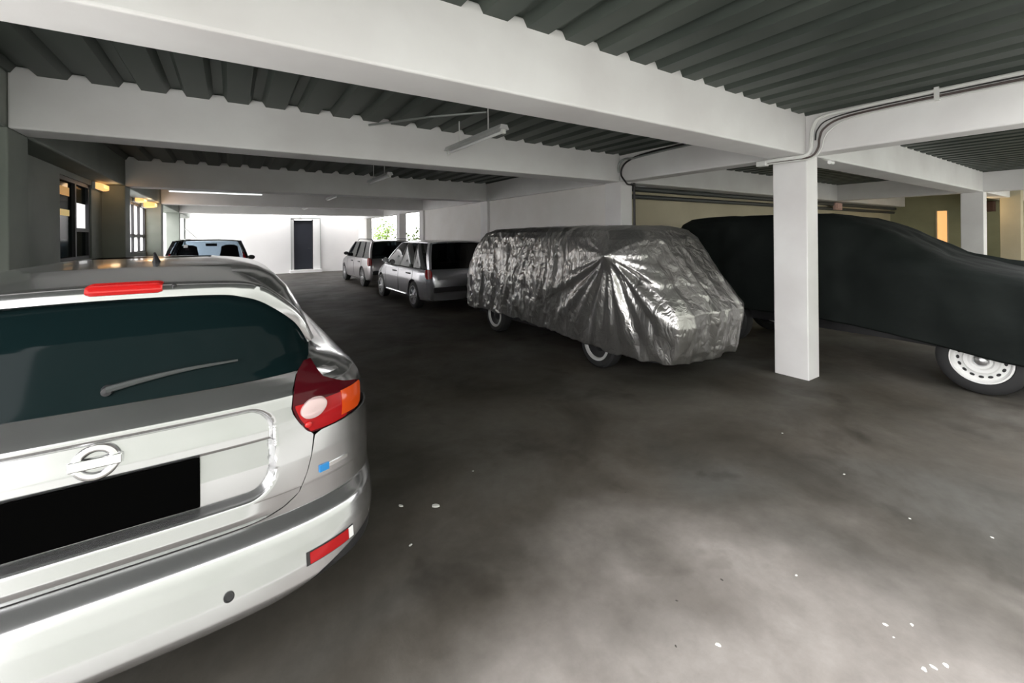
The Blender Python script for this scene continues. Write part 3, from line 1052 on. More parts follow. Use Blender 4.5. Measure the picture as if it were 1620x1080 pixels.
# ------------------------------------------------------------------ generic parked car (rear at y=0, nose at +y)
def make_car(name, label, P):
    root = empty(name, P['loc'], P.get('rz', 0))
    tag(root, label, 'car')
    L, Wd, zb, zr = P['L'], P['W'] / 2, P['zb'], P['zr']
    paint = P['paint']
    top, wid = P['top'], P['wid']
    rows = []
    ys = np.concatenate([np.linspace(0, 0.35, 10), np.linspace(0.35, L - 0.7, 26)[1:], np.linspace(L - 0.7, L, 14)[1:]])
    for y in ys:
        zt = interp(y, top)
        w_ = interp(y, wid) * Wd
        zl = interp(y, [(0, 0.42), (0.12, 0.24), (0.5, 0.2), (L - 0.5, 0.2), (L - 0.1, 0.24), (L, 0.4)])
        H_ = zt - zl
        half = [(0, zl), (w_ * 0.86, zl), (w_ * 0.95, zl + 0.06 * H_), (w_ * 0.985, zl + 0.2 * H_), (w_ * 0.99, zl + 0.40 * H_), (w_, zl + 0.55 * H_), (w_ * 0.998, zl + 0.62 * H_), (w_ * 0.985, zl + 0.78 * H_),
                (w_ * 0.96, zl + 0.92 * H_), (w_ * 0.90, zl + 0.985 * H_), (w_ * 0.80, zt), (w_ * 0.4, zt + 0.008), (0, zt + 0.01)]
        rows.append([(a, y, c) for a, c in half] + [(-a, y, c) for a, c in half[-2:0:-1]])
    m = MB()
    m.grid(rows, closed=True)
    n_ = len(rows[0])
    m.f.append(tuple(range(n_)))
    m.f.append(tuple(range(len(m.v) - n_, len(m.v)))[::-1])
    body = m.build('body', paint, root, smooth=True, angle=50)
    cut_arches(body, P['axles'], P['r'] + 0.05, Wd - 0.26, Wd + 0.3, P['r'])
    body.data.shade_smooth()
    body.data.set_sharp_from_angle(angle=math.radians(42))
    # greenhouse
    wb, wr = Wd * 0.93, Wd * P.get('roofw', 0.76)
    yrb, yrr, yrf, ywb = P['gh']
    belt_f = P.get('belt_f', zb)

    def edge(t, z):   # half width between belt and roof
        return wb + (wr - wb) * (max(0.0, z - zb) / (zr - zb)) ** 1.15

    def yrear(z):
        return yrb + (yrr - yrb) * (max(0.0, z - zb) / (zr - zb)) ** 1.4

    def yfront(z):
        return ywb + (yrf - ywb) * ((z - zb) / (zr - zb))
    # roof
    rr = []
    for i in range(15):
        t = i / 14
        y = yrr - 0.05 + (yrf + 0.05 - yrr + 0.05) * t
        crown = 0.05 * (1 - (2 * t - 1) ** 2)
        rr.append([(wr * s_, y - (0.08 * s_ * s_ if t > 0.9 else 0) + (0.05 * s_ * s_ if t < 0.1 else 0), zr + crown * 0.6 + 0.035 * (1 - s_ * s_ * s_ * s_)) for s_ in np.linspace(-1, 1, 17)])
    m = MB()
    m.grid(rr)
    m.grid([[(p[0], p[1], p[2] - 0.03) for p in r] for r in rr], flip=True)
    rim = rr[0] + [r[-1] for r in rr[1:]] + rr[-1][-2::-1] + [r[0] for r in rr[-2:0:-1]]
    m.grid([rim, [(p[0], p[1], p[2] - 0.03) for p in rim]], closed=True)
    m.build('roof', paint, root, smooth=True)

    def quad_panel(pts4, name_, mat, bow=(0, 0, 0), th=0.012, nx=8, nz=6):
        A, B, C, D = [Vector(p) for p in pts4]    # bottom a->b, top d->c
        nrm = (B - A).cross(D - A).normalized()
        bo = Vector(bow)
        f, k_ = [], []
        for i in range(nz + 1):
            v = i / nz
            r_ = []
            for j in range(nx + 1):
                u = j / nx
                p = (A * (1 - u) + B * u) * (1 - v) + (D * (1 - u) + C * u) * v + bo * (4 * u * (1 - u))
                r_.append(p)
            f.append(r_)
            k_.append([p - nrm * th for p in r_])
        m = MB()
        m.grid(f)
        m.grid(k_, flip=True)
        rf_ = f[0] + [r[-1] for r in f[1:]] + f[-1][-2::-1] + [r[0] for r in f[-2:0:-1]]
        rb_ = k_[0] + [r[-1] for r in k_[1:]] + k_[-1][-2::-1] + [r[0] for r in k_[-2:0:-1]]
        m.grid([rf_, rb_], closed=True)
        return m.build(name_, mat, root, smooth=True)
    zt = zr - 0.005
    zc = zb - 0.02
    # panes
    quad_panel([(-wb * 0.93, yrear(zc) + 0.02, zc), (wb * 0.93, yrear(zc) + 0.02, zc), (wr * 0.92, yrr + 0.02, zt), (-wr * 0.92, yrr + 0.02, zt)], 'rear_window', P['glass'], (0, -0.05, 0))
    quad_panel([(wb * 0.93, yfront(zc) - 0.02, zc), (-wb * 0.93, yfront(zc) - 0.02, zc), (-wr * 0.92, yrf - 0.02, zt), (wr * 0.92, yrf - 0.02, zt)], 'windscreen', P['glass'], (0, 0.08, 0))
    pill = P['pillars']        # list of (y at belt, y at roof) from rear to front
    cuts = [(yrb + 0.10, yrr + 0.10)] + pill + [(ywb - 0.08, yrf - 0.05)]
    for sx in (-1, 1):
        for (a0, a1), (b0, b1) in zip(cuts[:-1], cuts[1:]):
            q = [(sx * wb, a0 + 0.02, zc), (sx * wb, b0 - 0.02, zc), (sx * wr, b1 - 0.02, zt), (sx * wr, a1 + 0.02, zt)]
            if sx < 0:
                pass
            else:
                q = [q[1], q[0], q[3], q[2]]
            quad_panel(q, 'side_window', P['glass'], (sx * 0.012, 0, 0))
        def post(p0, p1, wd, name_, mat):
            a, c = Vector(p0), Vector(p1)
            mid = (a + c) / 2 + Vector((sx * 0.018, 0, 0.01))
            m = MB()
            pth = spline([a, mid, c], 5)
            rws = []
            for p in pth:
                rws.append([p + Vector((sx * 0.012, -wd, 0)), p + Vector((sx * 0.016, 0, 0)), p + Vector((sx * 0.012, wd, 0)), p + Vector((-sx * 0.05, wd * 0.8, 0)), p + Vector((-sx * 0.05, -wd * 0.8, 0))])
            m.grid(rws, closed=True)
            m.build(name_, mat, root, smooth=True)
        post((sx * wb * 0.985, yrb + 0.05, zc), (sx * wr * 0.985, yrr + 0.05, zt + 0.01), P.get('dp', 0.07), 'rear_pillar', paint)
        post((sx * wb * 0.985, ywb - 0.04, zc), (sx * wr * 0.985, yrf - 0.02, zt + 0.01), 0.04, 'windscreen_pillar', paint)
        for (a0, a1) in pill:
            post((sx * wb * 0.985, a0, zc), (sx * wr * 0.985, a1, zt + 0.01), 0.03, 'door_pillar', 'black_plastic')
        # wheels
        for ay in P['axles']:
            add_wheel(root, sx * (Wd - 0.012), ay, P['r'], sx, P.get('wheel', 'alloy'))
        # mirror
        mi = MB()
        my = ywb - 0.35
        mi.grid([[(sx * (wb + 0.10 + 0.09 * math.cos(a) * k), my + 0.06 * c_, zb + 0.08 + 0.065 * math.sin(a) * k) for a in np.linspace(0, 2 * PI, 17)[:-1]] for c_, k in ((-1, 0.05), (-0.95, 0.9), (-0.3, 1), (0.6, 0.75), (1, 0.05))], closed=True)
        mo = mi.build('wing_mirror', P.get('mirror', 'black_plastic'), root, smooth=True)
        MB().tube([(sx * (wb - 0.02), my, zb - 0.01), (sx * (wb + 0.06), my, zb + 0.05)], 0.02).build('mirror_arm', 'black_plastic', mo)
        # handles, door shut lines, sill strip
        for hy in P['handles']:
            MB().box(sx * (Wd * 0.985), hy - 0.10, P['hz'] - 0.018, sx * (Wd * 0.985 + 0.03), hy + 0.10, P['hz'] + 0.018).build('door_handle', P.get('handle_mat', 'black_plastic'), root, bevel=0.008)
        for (dy) in P['doors']:
            pth = []
            for z in np.linspace(0.32, zb - 0.05, 14):
                f_ = (z - 0.2) / (zb - 0.2)
                xw = interp(f_, [(0, 0.86), (0.06, 0.95), (0.2, 0.985), (0.4, 0.99), (0.55, 1.0), (0.62, 0.998), (0.78, 0.985), (0.92, 0.96), (1, 0.9)])
                pth.append((sx * (xw * Wd + 0.001), dy, z))
            MB().tube(pth, 0.004, 5).build('door_gap', 'black_rubber', root)
        if P.get('sill'):
            MB().tube([(sx * (Wd * 0.97 + 0.004), P['axles'][0] + 0.48, 0.285), (sx * (Wd * 0.97 + 0.004), P['axles'][1] - 0.48, 0.285)], 0.018, 8).build('sill_strip', 'chrome', root, smooth=True)
        if P.get('rail'):
            MB().tube([(sx * wr * 0.9, yrr + 0.1, zr + 0.03), (sx * wr * 0.9, yrr + 0.2, zr + 0.085), (sx * wr * 0.9, yrf - 0.35, zr + 0.095), (sx * wr * 0.9, yrf - 0.2, zr + 0.05)], 0.014).build('roof_rail', P['rail'], root, smooth=True)
        # tail light
        tz0, tz1, tw = P['tail']
        t_ = MB()
        rws = []
        for i in range(9):
            z = tz0 + (tz1 - tz0) * i / 8
            yy = yrear(max(z, zb)) if z > zb else interp(z, [(0.42, 0.0), (zb, yrear(zb) - 0.03)])
            xo = (edge(0, z) if z > zb else Wd * 0.985) + 0.012
            k = 1 - 0.5 * abs(2 * i / 8 - 1) ** 3
            rws.append([(sx * (xo - tw * k), yy - 0.03, z), (sx * (xo - 0.05), yy - 0.028, z), (sx * (xo - 0.01), yy - 0.005, z), (sx * xo, yy + 0.04, z), (sx * xo, yy + 0.14 * k, z), (sx * (xo - 0.08), yy + 0.12 * k, z), (sx * (xo - tw * k), yy + 0.05, z)])
        t_.grid(rws, closed=True)
        t_.f += [tuple(range(7)), tuple(range(56, 63))[::-1]]
        t_.build('tail_light', 'red_lens', root, smooth=True)
        # head light
        MB().grid([[(sx * (Wd * 0.42 + 0.34 * Wd * u), L - 0.05 - 0.34 * u * u - 0.25 * v, 0.62 + 0.16 * v) for u in np.linspace(0, 1.25, 8)] for v in (0, 0.5, 1)]).build('head_light', 'clear_lens', root, smooth=True)
    # plate, rear bumper strip, wiper
    MB().box(-0.25, yrear(zb) - 0.075, 0.66, 0.25, yrear(zb) - 0.02, 0.77).build('number_plate', 'plate_black', root, bevel=0.003)
    MB().box(-Wd * 0.86, -0.035, 0.44, Wd * 0.86, 0.05, 0.56).build('bumper_strip', 'black_plastic', root, bevel=0.02)
    # interior: floor tray, seats, rear bench, mirror
    for sx in (-1, 1):
        s_ = MB()
        yb_ = P['seat']
        hr = P.get('seat_rise', 0.0)
        rws = []
        for z, hw, th in ((0.55, 0.22, 0.10), (0.9, 0.23, 0.09), (zb + 0.08, 0.21, 0.07), (zb + 0.16 + hr, 0.13 + hr * 0.5, 0.05), (zb + 0.18 + hr, 0.11 + hr * 0.6, 0.05), (zb + 0.30 + hr, 0.12 + hr * 0.4, 0.05), (zb + 0.34 + hr, 0.09, 0.03)):
            rws.append([(sx * (0.36 + 0.3 * hr) + hw * math.cos(a), yb_ - 0.25 * (z - 0.55) + th * math.sin(a), z) for a in np.linspace(0, 2 * PI, 13)[:-1]])
        s_.grid(rws, closed=True)
        s_.f.append(tuple(range(len(s_.v) - 12, len(s_.v))))
        s_.build('front_seat', 'seat_cloth', root, smooth=True)
    s_ = MB()
    rws = []
    for z, hw, th in ((0.55, 0.58, 0.10), (0.95, 0.60, 0.08), (zb + 0.04, 0.58, 0.06), (zb + 0.06, 0.5, 0.03)):
        rws.append([(hw * (1 if math.cos(a) > 0 else -1) * abs(math.cos(a)) ** 0.4, yb_ - 0.85 - 0.2 * (z - 0.55) + th * math.sin(a), z) for a in np.linspace(0, 2 * PI, 25)[:-1]])
    s_.grid(rws, closed=True)
    s_.f.append(tuple(range(len(s_.v) - 24, len(s_.v))))
    s_.build('rear_bench', 'seat_cloth', root, smooth=True)
    MB().box(-0.12, yrf + 0.02, zr - 0.14, 0.12, yrf + 0.05, zr - 0.07).build('interior_mirror', 'black_plastic', root, bevel=0.01)
    return root


near = make_car('silver_estate', 'silver hatchback parked directly behind the covered van, tail towards camera', dict(
    loc=(4.32, 8.52, 0), L=4.25, W=1.70, zb=0.96, zr=1.50, r=0.315, axles=(0.95, 3.45), paint='estate_silver', glass='tint_glass', roofw=0.74,
    top=[(0, 0.72), (0.04, 0.86), (0.12, 0.95), (0.3, 0.97), (3.1, 0.97), (3.5, 0.90), (3.95, 0.76), (4.18, 0.64), (4.25, 0.55)],
    wid=[(0, 0.80), (0.06, 0.90), (0.2, 0.96), (0.6, 1.0), (3.3, 1.0), (3.8, 0.95), (4.1, 0.84), (4.25, 0.62)],
    gh=(0.10, 0.42, 2.25, 3.22), pillars=[(1.02, 1.10), (1.95, 1.75)], handles=(1.25, 2.25), hz=0.80, doors=(0.98, 1.98, 3.0), sill=True, tail=(0.74, 0.94, 0.10), seat=2.1, handle_mat='black_plastic', mirror='estate_silver', rail=None))
far = make_car('silver_estate', 'warm silver estate parked farthest away, near the garden openings', dict(
    loc=(4.50, 13.85, 0), L=4.45, W=1.72, zb=0.98, zr=1.49, r=0.32, axles=(0.88, 3.55), paint='warm_silver', glass='tint_glass', roofw=0.78,
    top=[(0, 0.72), (0.04, 0.88), (0.10, 0.97), (0.3, 0.99), (3.25, 0.98), (3.6, 0.93), (4.15, 0.80), (4.38, 0.66), (4.45, 0.55)],
    wid=[(0, 0.84), (0.06, 0.92), (0.2, 0.97), (0.6, 1.0), (3.5, 1.0), (4.0, 0.95), (4.3, 0.84), (4.45, 0.66)],
    gh=(0.06, 0.30, 2.50, 3.30), pillars=[(0.95, 1.0), (1.95, 1.80)], handles=(1.25, 2.25), hz=0.82, doors=(0.98, 1.98, 3.0), sill=False, tail=(0.72, 0.98, 0.10), seat=2.15, rail='black_plastic'))
hatch = make_car('black_hatchback', 'black hatchback parked ahead of the silver crossover, daylight showing through it', dict(
    loc=(-0.42, 11.2, 0), L=3.85, W=1.69, zb=1.05, zr=1.595, r=0.30, axles=(0.65, 3.05), paint='black_paint', glass='clear_car_glass', roofw=0.72,
    top=[(0, 0.76), (0.04, 0.9), (0.1, 1.0), (0.3, 1.03), (2.85, 1.02), (3.3, 0.94), (3.65, 0.80), (3.8, 0.66), (3.85, 0.55)],
    wid=[(0, 0.86), (0.06, 0.93), (0.2, 0.98), (0.5, 1.0), (3.0, 1.0), (3.5, 0.93), (3.75, 0.8), (3.85, 0.62)],
    gh=(0.10, 0.34, 2.15, 2.95), pillars=[(0.85, 0.95), (1.8, 1.70)], handles=(1.1, 2.05), hz=0.84, doors=(0.9, 1.85, 2.75), sill=False, tail=(0.78, 1.34, 0.12), seat=1.2, seat_rise=0.11, dp=0.13))
MB().box(-0.42, 0.20, 1.46, -0.35, 0.206, 1.52).build('sticker', 'sticker_white', hatch)


# ------------------------------------------------------------------ draped covers
def outline(cx, cy, a, b_, n_, N):
    t = np.linspace(0, 2 * PI, 721)[:-1]
    px = a * np.sign(np.cos(t)) * np.abs(np.cos(t)) ** (2 / n_)
    py = b_ * np.sign(np.sin(t)) * np.abs(np.sin(t)) ** (2 / n_)
    px, py = np.append(px, px[0]), np.append(py, py[0])
    # densify the straight runs before resampling by arc length
    s_ = np.concatenate([[0], np.cumsum(np.hypot(np.diff(px), np.diff(py)))])
    q = np.linspace(0, s_[-1], N + 1)[:-1]
    return np.interp(q, s_, px) + cx, np.interp(q, s_, py) + cy


def drape(name, mat, xl, xr, yf, yr, hem, ztop, prof_w, N, NZ, NR, disp, expo, crown, label, cat):
    """stacked plan outlines; yf(z), yr(z) front/rear, prof_w(z) half-width factor; hem(x,y) lower edge"""
    cx, hw = (xl + xr) / 2, (xr - xl) / 2
    rows = []
    for i in range(NZ + 1):
        v = i / NZ
        zz = 0.3 + (ztop - 0.3) * v
        row = []
        ox, oy = outline(cx, (yf(zz) + yr(zz)) / 2, hw * prof_w(zz), (yr(zz) - yf(zz)) / 2, expo(zz), N)
        for x_, y_ in zip(ox, oy):
            h_ = hem(x_, y_)
            z_ = h_ + (ztop - h_) * v
            row.append((x_, y_, z_))
        rows.append(row)
    # re-evaluate outlines at the real height so hems follow the profile
    last = rows[-1]
    mx, my = cx, (yf(ztop) + yr(ztop)) / 2
    for i in range(1, NR + 1):
        k = i / NR
        g = 1 - k * 0.985
        rows.append([(mx + (p[0] - mx) * g, my + (p[1] - my) * (1 - (1 - g) * 0.96 - 0.0), ztop + crown * (1 - g * g)) for p in last])
    out = []
    for i, r in enumerate(rows):
        rr_ = []
        for j, p in enumerate(r):
            a, c = r[(j + 1) % N], r[j - 1]
            t = Vector((a[0] - c[0], a[1] - c[1], 0))
            nrm = Vector((t.y, -t.x, 0)).normalized() if t.length > 1e-6 else Vector((0, 0, 1))
            fac = 1.0 if i <= NZ else max(0.0, 1 - (i - NZ) / (NR * 0.35))
            d_, dz = disp(p[0], p[1], p[2], nrm)
            q = Vector(p) + nrm * d_ * fac + Vector((0, 0, dz))
            rr_.append(q)
        out.append(rr_)
    m = MB()
    m.grid(out, closed=True)
    m.f.append(tuple(range(len(m.v) - N, len(m.v))))
    # inner turned hem so that the sheet has thickness at its edge
    base = out[0]
    inner = []
    for j in range(N):
        c = Vector((cx, (yf(0.5) + yr(0.5)) / 2, base[j].z))
        dvec = (c - base[j])
        dvec.z = 0
        inner.append(base[j] + dvec.normalized() * 0.03 + Vector((0, 0, 0.04)))
    b0 = len(m.v)
    m.add(inner, [])
    for j in range(N):
        m.f.append((j, (j + 1) % N, b0 + (j + 1) % N, b0 + j))
    o = m.build(name, mat, smooth=True, angle=180)
    tag(o, label, cat)
    return o


def fbm(p, s_):
    return noise.fractal(Vector(p) * s_, 0.8, 2.0, 3, noise_basis='PERLIN_ORIGINAL')


MIR = (3.56, 3.55, 1.41)


def van_disp(x, y, z, nrm):
    d_ = 0.0
    left = max(0.0, -nrm.x)
    front = max(0.0, -nrm.y)
    # crinkle, busiest towards the rear, calm on the front panel
    n1 = fbm((x * 1.0, y * 1.6, z * 0.55), 2.2)
    rear = sm(y, 4.0, 5.2)
    rid = 1 - abs(noise.noise(Vector((x * 5.0, y * 5.5, z * 1.6)) + Vector((0, n1, 0))))
    rid2 = 1 - abs(noise.noise(Vector((x * 10, y * 11, z * 6)) + Vector((n1 * 2, 3.1, 7.7))))
    d_ += (0.012 + 0.010 * rear) * (rid ** 4 - 0.4) + (0.003 + 0.006 * rear) * (rid2 ** 4 - 0.4) + 0.025 * n1
    # long vertical folds
    s_ = y * 1.0 + x * 0.9
    fol = math.sin(s_ * 15 + 2.2 * n1 + 0.8 * z) * 0.5 + math.sin(s_ * 27 - 1.1 * z + 4 * n1) * 0.35
    d_ += 0.012 * fol * (0.3 + 0.7 * rear) * (0.6 + 0.4 * sm(1.7 - z, 0.0, 0.8))
    # pinch over the wing mirror
    if left > 0.3:
        dy, dz = y - MIR[1], z - MIR[2]
        r = math.hypot(dy, dz)
        th = math.atan2(dz, -dy)
        tent = 0.20 * math.exp(-r / 0.17) + 0.04 * math.exp(-(r / 0.6) ** 2)
        below = 0.10 + 0.90 * sm(-dz / (r + 0.02), 0.05, 0.75)
        rd = math.sin(th * 13 + 0.5 * n1) * 0.6 + math.sin(th * 23 + 1.0) * 0.5
        rad = math.copysign(abs(rd) ** 0.7, rd)
        amp = 0.036 * sm(r, 0.02, 0.35) * math.exp(-max(0, r - 0.6) / 0.6)
        d_ = d_ * (0.12 + 0.88 * sm(r, 0.35, 1.3)) + left * (tent + amp * rad * below)
    if front > 0.3:
        st = noise.noise(Vector((x * 4.2, 0.3, z * 0.5)))
        d_ += front * (0.05 * (1 - abs(st)) ** 5 * sm(1.45 - z, 0, 0.4) + 0.014 * math.sin(x * 21 + 2 * n1) * sm(0.75 - z, 0, 0.5))
    dz = 0.012 * fbm((x, y, 0), 4) if z > 1.6 else 0.0
    dz += 0.015 * math.sin(s_ * 9 + 3 * n1) * sm(0.62 - z, 0.0, 0.35)
    return d_, dz


van_cover = drape('car_cover', 'silver_cover', 3.70, 5.30,
                  yf=lambda z: interp(z, [(0.2, 2.86), (0.4, 2.76), (0.7, 2.70), (0.82, 2.70), (0.95, 2.80), (1.1, 2.93), (1.35, 3.09), (1.6, 3.24), (1.70, 3.36), (1.76, 3.62)]),
                  yr=lambda z: interp(z, [(0.3, 7.62), (0.9, 7.55), (1.3, 7.35), (1.6, 7.08), (1.70, 6.98), (1.76, 6.75)]),
                  hem=lambda x, y: interp(y, [(2.6, 0.26), (3.4, 0.25), (4.2, 0.30), (5.5, 0.36), (6.4, 0.37), (7.2, 0.33)]) + (0.05 if x > 5.0 else 0),
                  ztop=1.76, prof_w=lambda z: interp(z, [(0.2, 0.985), (0.6, 1.0), (1.0, 0.99), (1.4, 0.925), (1.62, 0.86), (1.70, 0.81), (1.76, 0.70)]),
                  N=520, NZ=120, NR=26, disp=van_disp, expo=lambda z: interp(z, [(0.3, 6.0), (1.2, 6.5), (1.76, 7.0)]), crown=0.03,
                  label='crinkled silver-grey cover draped over a parked van', cat='car cover')

van = empty('parked_van', (4.5, 2.85, 0))
tag(van, 'van hidden under the silver cover, only its wheels showing', 'van')
vb = MB()
rws = []
for y, z1, w_ in ((0.05, 0.75, 0.62), (0.25, 0.95, 0.70), (0.8, 1.25, 0.70), (1.15, 1.58, 0.60), (2.0, 1.62, 0.62), (3.6, 1.62, 0.62), (4.05, 1.5, 0.62), (4.15, 0.7, 0.64)):
    rws.append([(-w_, y, 0.26), (w_, y, 0.26), (w_, y, z1 * 0.62), (w_ * 0.84, y, z1), (-w_ * 0.84, y, z1), (-w_, y, z1 * 0.62)])
vb.grid(rws, closed=True)
vb.f += [tuple(range(6)), tuple(range(len(vb.v) - 6, len(vb.v)))[::-1]]
vb.build('body', 'black_plastic', van)
for sx in (-1, 1):
    for ay in (1.02, 3.46):
        add_wheel(van, sx * 0.725, ay, 0.30, sx, 'ring', 0.18)


def suv_disp(x, y, z, nrm):
    n1 = fbm((x, y, z * 0.6), 1.6)
    s_ = y + x
    d_ = 0.035 * n1 + 0.012 * math.sin(s_ * 9 + 3 * n1) * sm(1.6 - z, 0, 0.9)
    dz = 0.02 * n1 if z > 1.15 else 0.0
    return d_, dz


suv_cover = drape('car_cover', 'dark_cover', 6.22, 7.95,
                  yf=lambda z: interp(z, [(0.3, -0.16), (0.5, -0.18), (1.0, -0.14), (1.10, 0.10), (1.17, 0.52), (1.23, 0.95), (1.32, 1.30), (1.50, 1.60), (1.70, 1.88), (1.83, 2.15), (1.90, 2.45)]),
                  yr=lambda z: interp(z, [(0.3, 4.78), (1.2, 4.78), (1.6, 4.72), (1.8, 4.66), (1.90, 4.5)]),
                  hem=lambda x, y: (interp(y, [(0.1, 0.30), (0.85, 0.37), (1.25, 0.435), (1.7, 0.50), (2.4, 0.56), (4.9, 0.56)])) if x < 7.5 else 0.5,
                  ztop=1.90, prof_w=lambda z: interp(z, [(0.3, 1.0), (1.1, 1.0), (1.3, 0.96), (1.7, 0.86), (1.82, 0.80), (1.90, 0.72)]),
                  N=300, NZ=70, NR=18, disp=suv_disp, expo=lambda z: 5.5, crown=0.03,
                  label='dark green-black cover draped over a tall off-road vehicle', cat='car cover')
suv = empty('off_road_vehicle', (7.08, 0.20, 0))
tag(suv, 'off-road vehicle hidden under the dark cover, white steel wheel showing', 'car')
sb = MB()
rws = []
for y, z1, w_ in ((0.08, 0.95, 0.66), (0.3, 1.06, 0.70), (1.0, 1.10, 0.70), (1.5, 1.42, 0.62), (2.2, 1.74, 0.60), (4.2, 1.74, 0.60), (4.45, 1.0, 0.68)):
    rws.append([(-w_, y, 0.40), (w_, y, 0.40), (w_, y, z1 * 0.7), (w_ * 0.84, y, z1), (-w_ * 0.84, y, z1), (-w_, y, z1 * 0.7)])
sb.grid(rws, closed=True)
sb.f += [tuple(range(6)), tuple(range(len(sb.v) - 6, len(sb.v)))[::-1]]
sb.build('body', 'black_plastic', suv)
for sx in (-1, 1):
    for ay in (0.82, 3.5):
        add_wheel(suv, sx * 0.775, ay, 0.345, sx, 'steel', 0.21)


# ------------------------------------------------------------------ hanging tube lights (switched off)
def tube_light(y, label):
    r = empty('tube_light', (2.17, y, 2.66))
    tag(r, label, 'light fixture', 'tube lights hanging over the aisle')
    m = MB()
    poly = [(-0.055, 0.0), (0.055, 0.0), (0.035, 0.045), (-0.035, 0.045)]
    m.prism(poly, lambda p: (p[0], 0, p[1]), lambda p: (p[0], 1.25, p[1]))
    m.build('housing', 'light_metal', r)
    MB().lathe([(0.0005, 0.03), (0.014, 0.03), (0.014, 1.22), (0.0005, 1.22)], 14, (0, 0, -0.022), 'y').build('tube', 'sticker_white', r, smooth=True)
    for yy in (0.0, 1.21):
        MB().box(-0.02, yy, -0.042, 0.02, yy + 0.04, 0.0).build('lamp_holder', 'conduit_white', r, bevel=0.004)
    for yy in (0.30, 0.95):
        MB().tube([(0, yy, 0.04), (0, yy, ZD - 2.66)], 0.006, 6).build('drop_rod', 'conduit_white', r)
    return r


tube_light(3.42, 'unlit white tube light hanging between the two nearest beams')
tube_light(6.9, 'unlit tube light hanging in front of the third beam')
tube_light(11.0, 'small unlit tube light in front of the fourth beam')
tube_light(15.6, 'smallest unlit tube light near the back wall door')
# thin conduit under the deck feeding the nearest tube light
o = MB().tube([(2.17, 3.75, 2.90), (1.75, 4.2, 2.90), (1.3, 4.87, 2.90)], 0.012, 8).build('conduit_run', 'galv')
tag(o, 'thin grey conduit under the deck beside the nearest tube light', 'conduit')

# slim lit tube just past the third beam
sl = empty('slim_tube_lamp', (-0.2, 9.80, 2.50))
tag(sl, 'slim glowing white tube lamp just past the third beam', 'lamp')
MB().box(-0.74, -0.025, 0.02, 0.74, 0.025, 0.05).build('housing', 'conduit_white', sl, bevel=0.004)
MB().lathe([(0.0005, -0.72), (0.011, -0.72), (0.011, 0.72), (0.0005, 0.72)], 12, (0, 0, 0.004), 'x').build('tube', 'cool_tube', sl, smooth=True)
for xx in (-0.6, 0.6):
    MB().tube([(xx, 0, 0.05), (xx, 0, ZD - 2.50)], 0.006, 6).build('hanger', 'galv', sl)

# ------------------------------------------------------------------ conduits and cables round the white pillar
c1 = empty('conduit_bundle', (5.36, 2.2, 2.5))
tag(c1, 'conduit and cables bending round the top of the white pillar', 'conduit')


def rel(pts):
    return [(p[0] - 5.36, p[1] - 2.2, p[2] - 2.5) for p in pts]


def run(pts, r, name, mat, n=10):
    return MB().tube(spline(rel(pts), n), r, 8).build(name, mat, c1, smooth=True)


run([(5.345, 0.36, 2.925), (5.345, 0.9, 2.925), (5.345, 1.7, 2.92), (5.34, 2.02, 2.90), (5.335, 2.10, 2.80), (5.33, 2.115, 2.66), (5.33, 2.12, 2.575), (5.30, 2.17, 2.50), (5.27, 2.34, 2.492), (5.25, 2.62, 2.49)], 0.020, 'conduit', 'conduit_white')
run([(5.35, 0.36, 2.875), (5.35, 0.9, 2.875), (5.35, 1.5, 2.87), (5.345, 1.85, 2.845), (5.34, 2.0, 2.77), (5.335, 2.04, 2.67), (5.335, 2.055, 2.57), (5.32, 2.12, 2.485), (5.30, 2.3, 2.475), (5.28, 2.55, 2.475)], 0.011, 'cable', 'cable_brown')
run([(5.355, 0.36, 2.85), (5.355, 0.9, 2.85), (5.355, 1.45, 2.845), (5.35, 1.80, 2.82), (5.345, 1.95, 2.74), (5.34, 2.0, 2.66), (5.34, 2.025, 2.56), (5.325, 2.10, 2.47), (5.30, 2.3, 2.462), (5.28, 2.55, 2.46)], 0.008, 'cable', 'conduit_white')
run([(5.35, 0.36, 2.90), (5.35, 0.9, 2.90), (5.35, 1.6, 2.895), (5.345, 1.95, 2.86), (5.338, 2.06, 2.77), (5.335, 2.08, 2.66)], 0.007, 'cable', 'cable_black')
for yy in (0.5, 1.1):
    MB().box(-0.035, yy - 2.2, 0.335, 0.012, yy - 2.165, 0.455).build('clip', 'conduit_white', c1)
MB().box(-0.13, 0.35, -0.06, -0.05, 0.46, 0.0).build('junction_end', 'conduit_white', c1, bevel=0.008)

c2 = empty('conduit_bundle', (5.36, 4.9, 2.5))
tag(c2, 'black cable curling round the pillar behind the covered van', 'cable')


def run2(pts, r, name, mat):
    return MB().tube(spline([(p[0] - 5.36, p[1] - 4.9, p[2] - 2.5) for p in pts], 10), r, 8).build(name, mat, c2, smooth=True)


run2([(5.345, 2.7, 2.93), (5.345, 3.8, 2.92), (5.345, 4.45, 2.89), (5.34, 4.72, 2.83), (5.33, 4.83, 2.74), (5.33, 4.85, 2.62), (5.36, 4.80, 2.52), (5.50, 4.87, 2.485), (5.60, 4.88, 2.485)], 0.014, 'cable', 'cable_black')
run2([(5.345, 2.7, 2.90), (5.345, 4.0, 2.885), (5.34, 4.60, 2.86), (5.33, 4.78, 2.87), (5.30, 4.87, 2.80), (5.30, 4.88, 2.66)], 0.016, 'conduit', 'galv')
run2([(5.60, 4.88, 2.49), (5.665, 4.88, 2.47), (5.67, 4.88, 2.40), (5.67, 4.88, 1.2), (5.67, 4.88, 0.05)], 0.022, 'drop_pipe', 'cable_black')

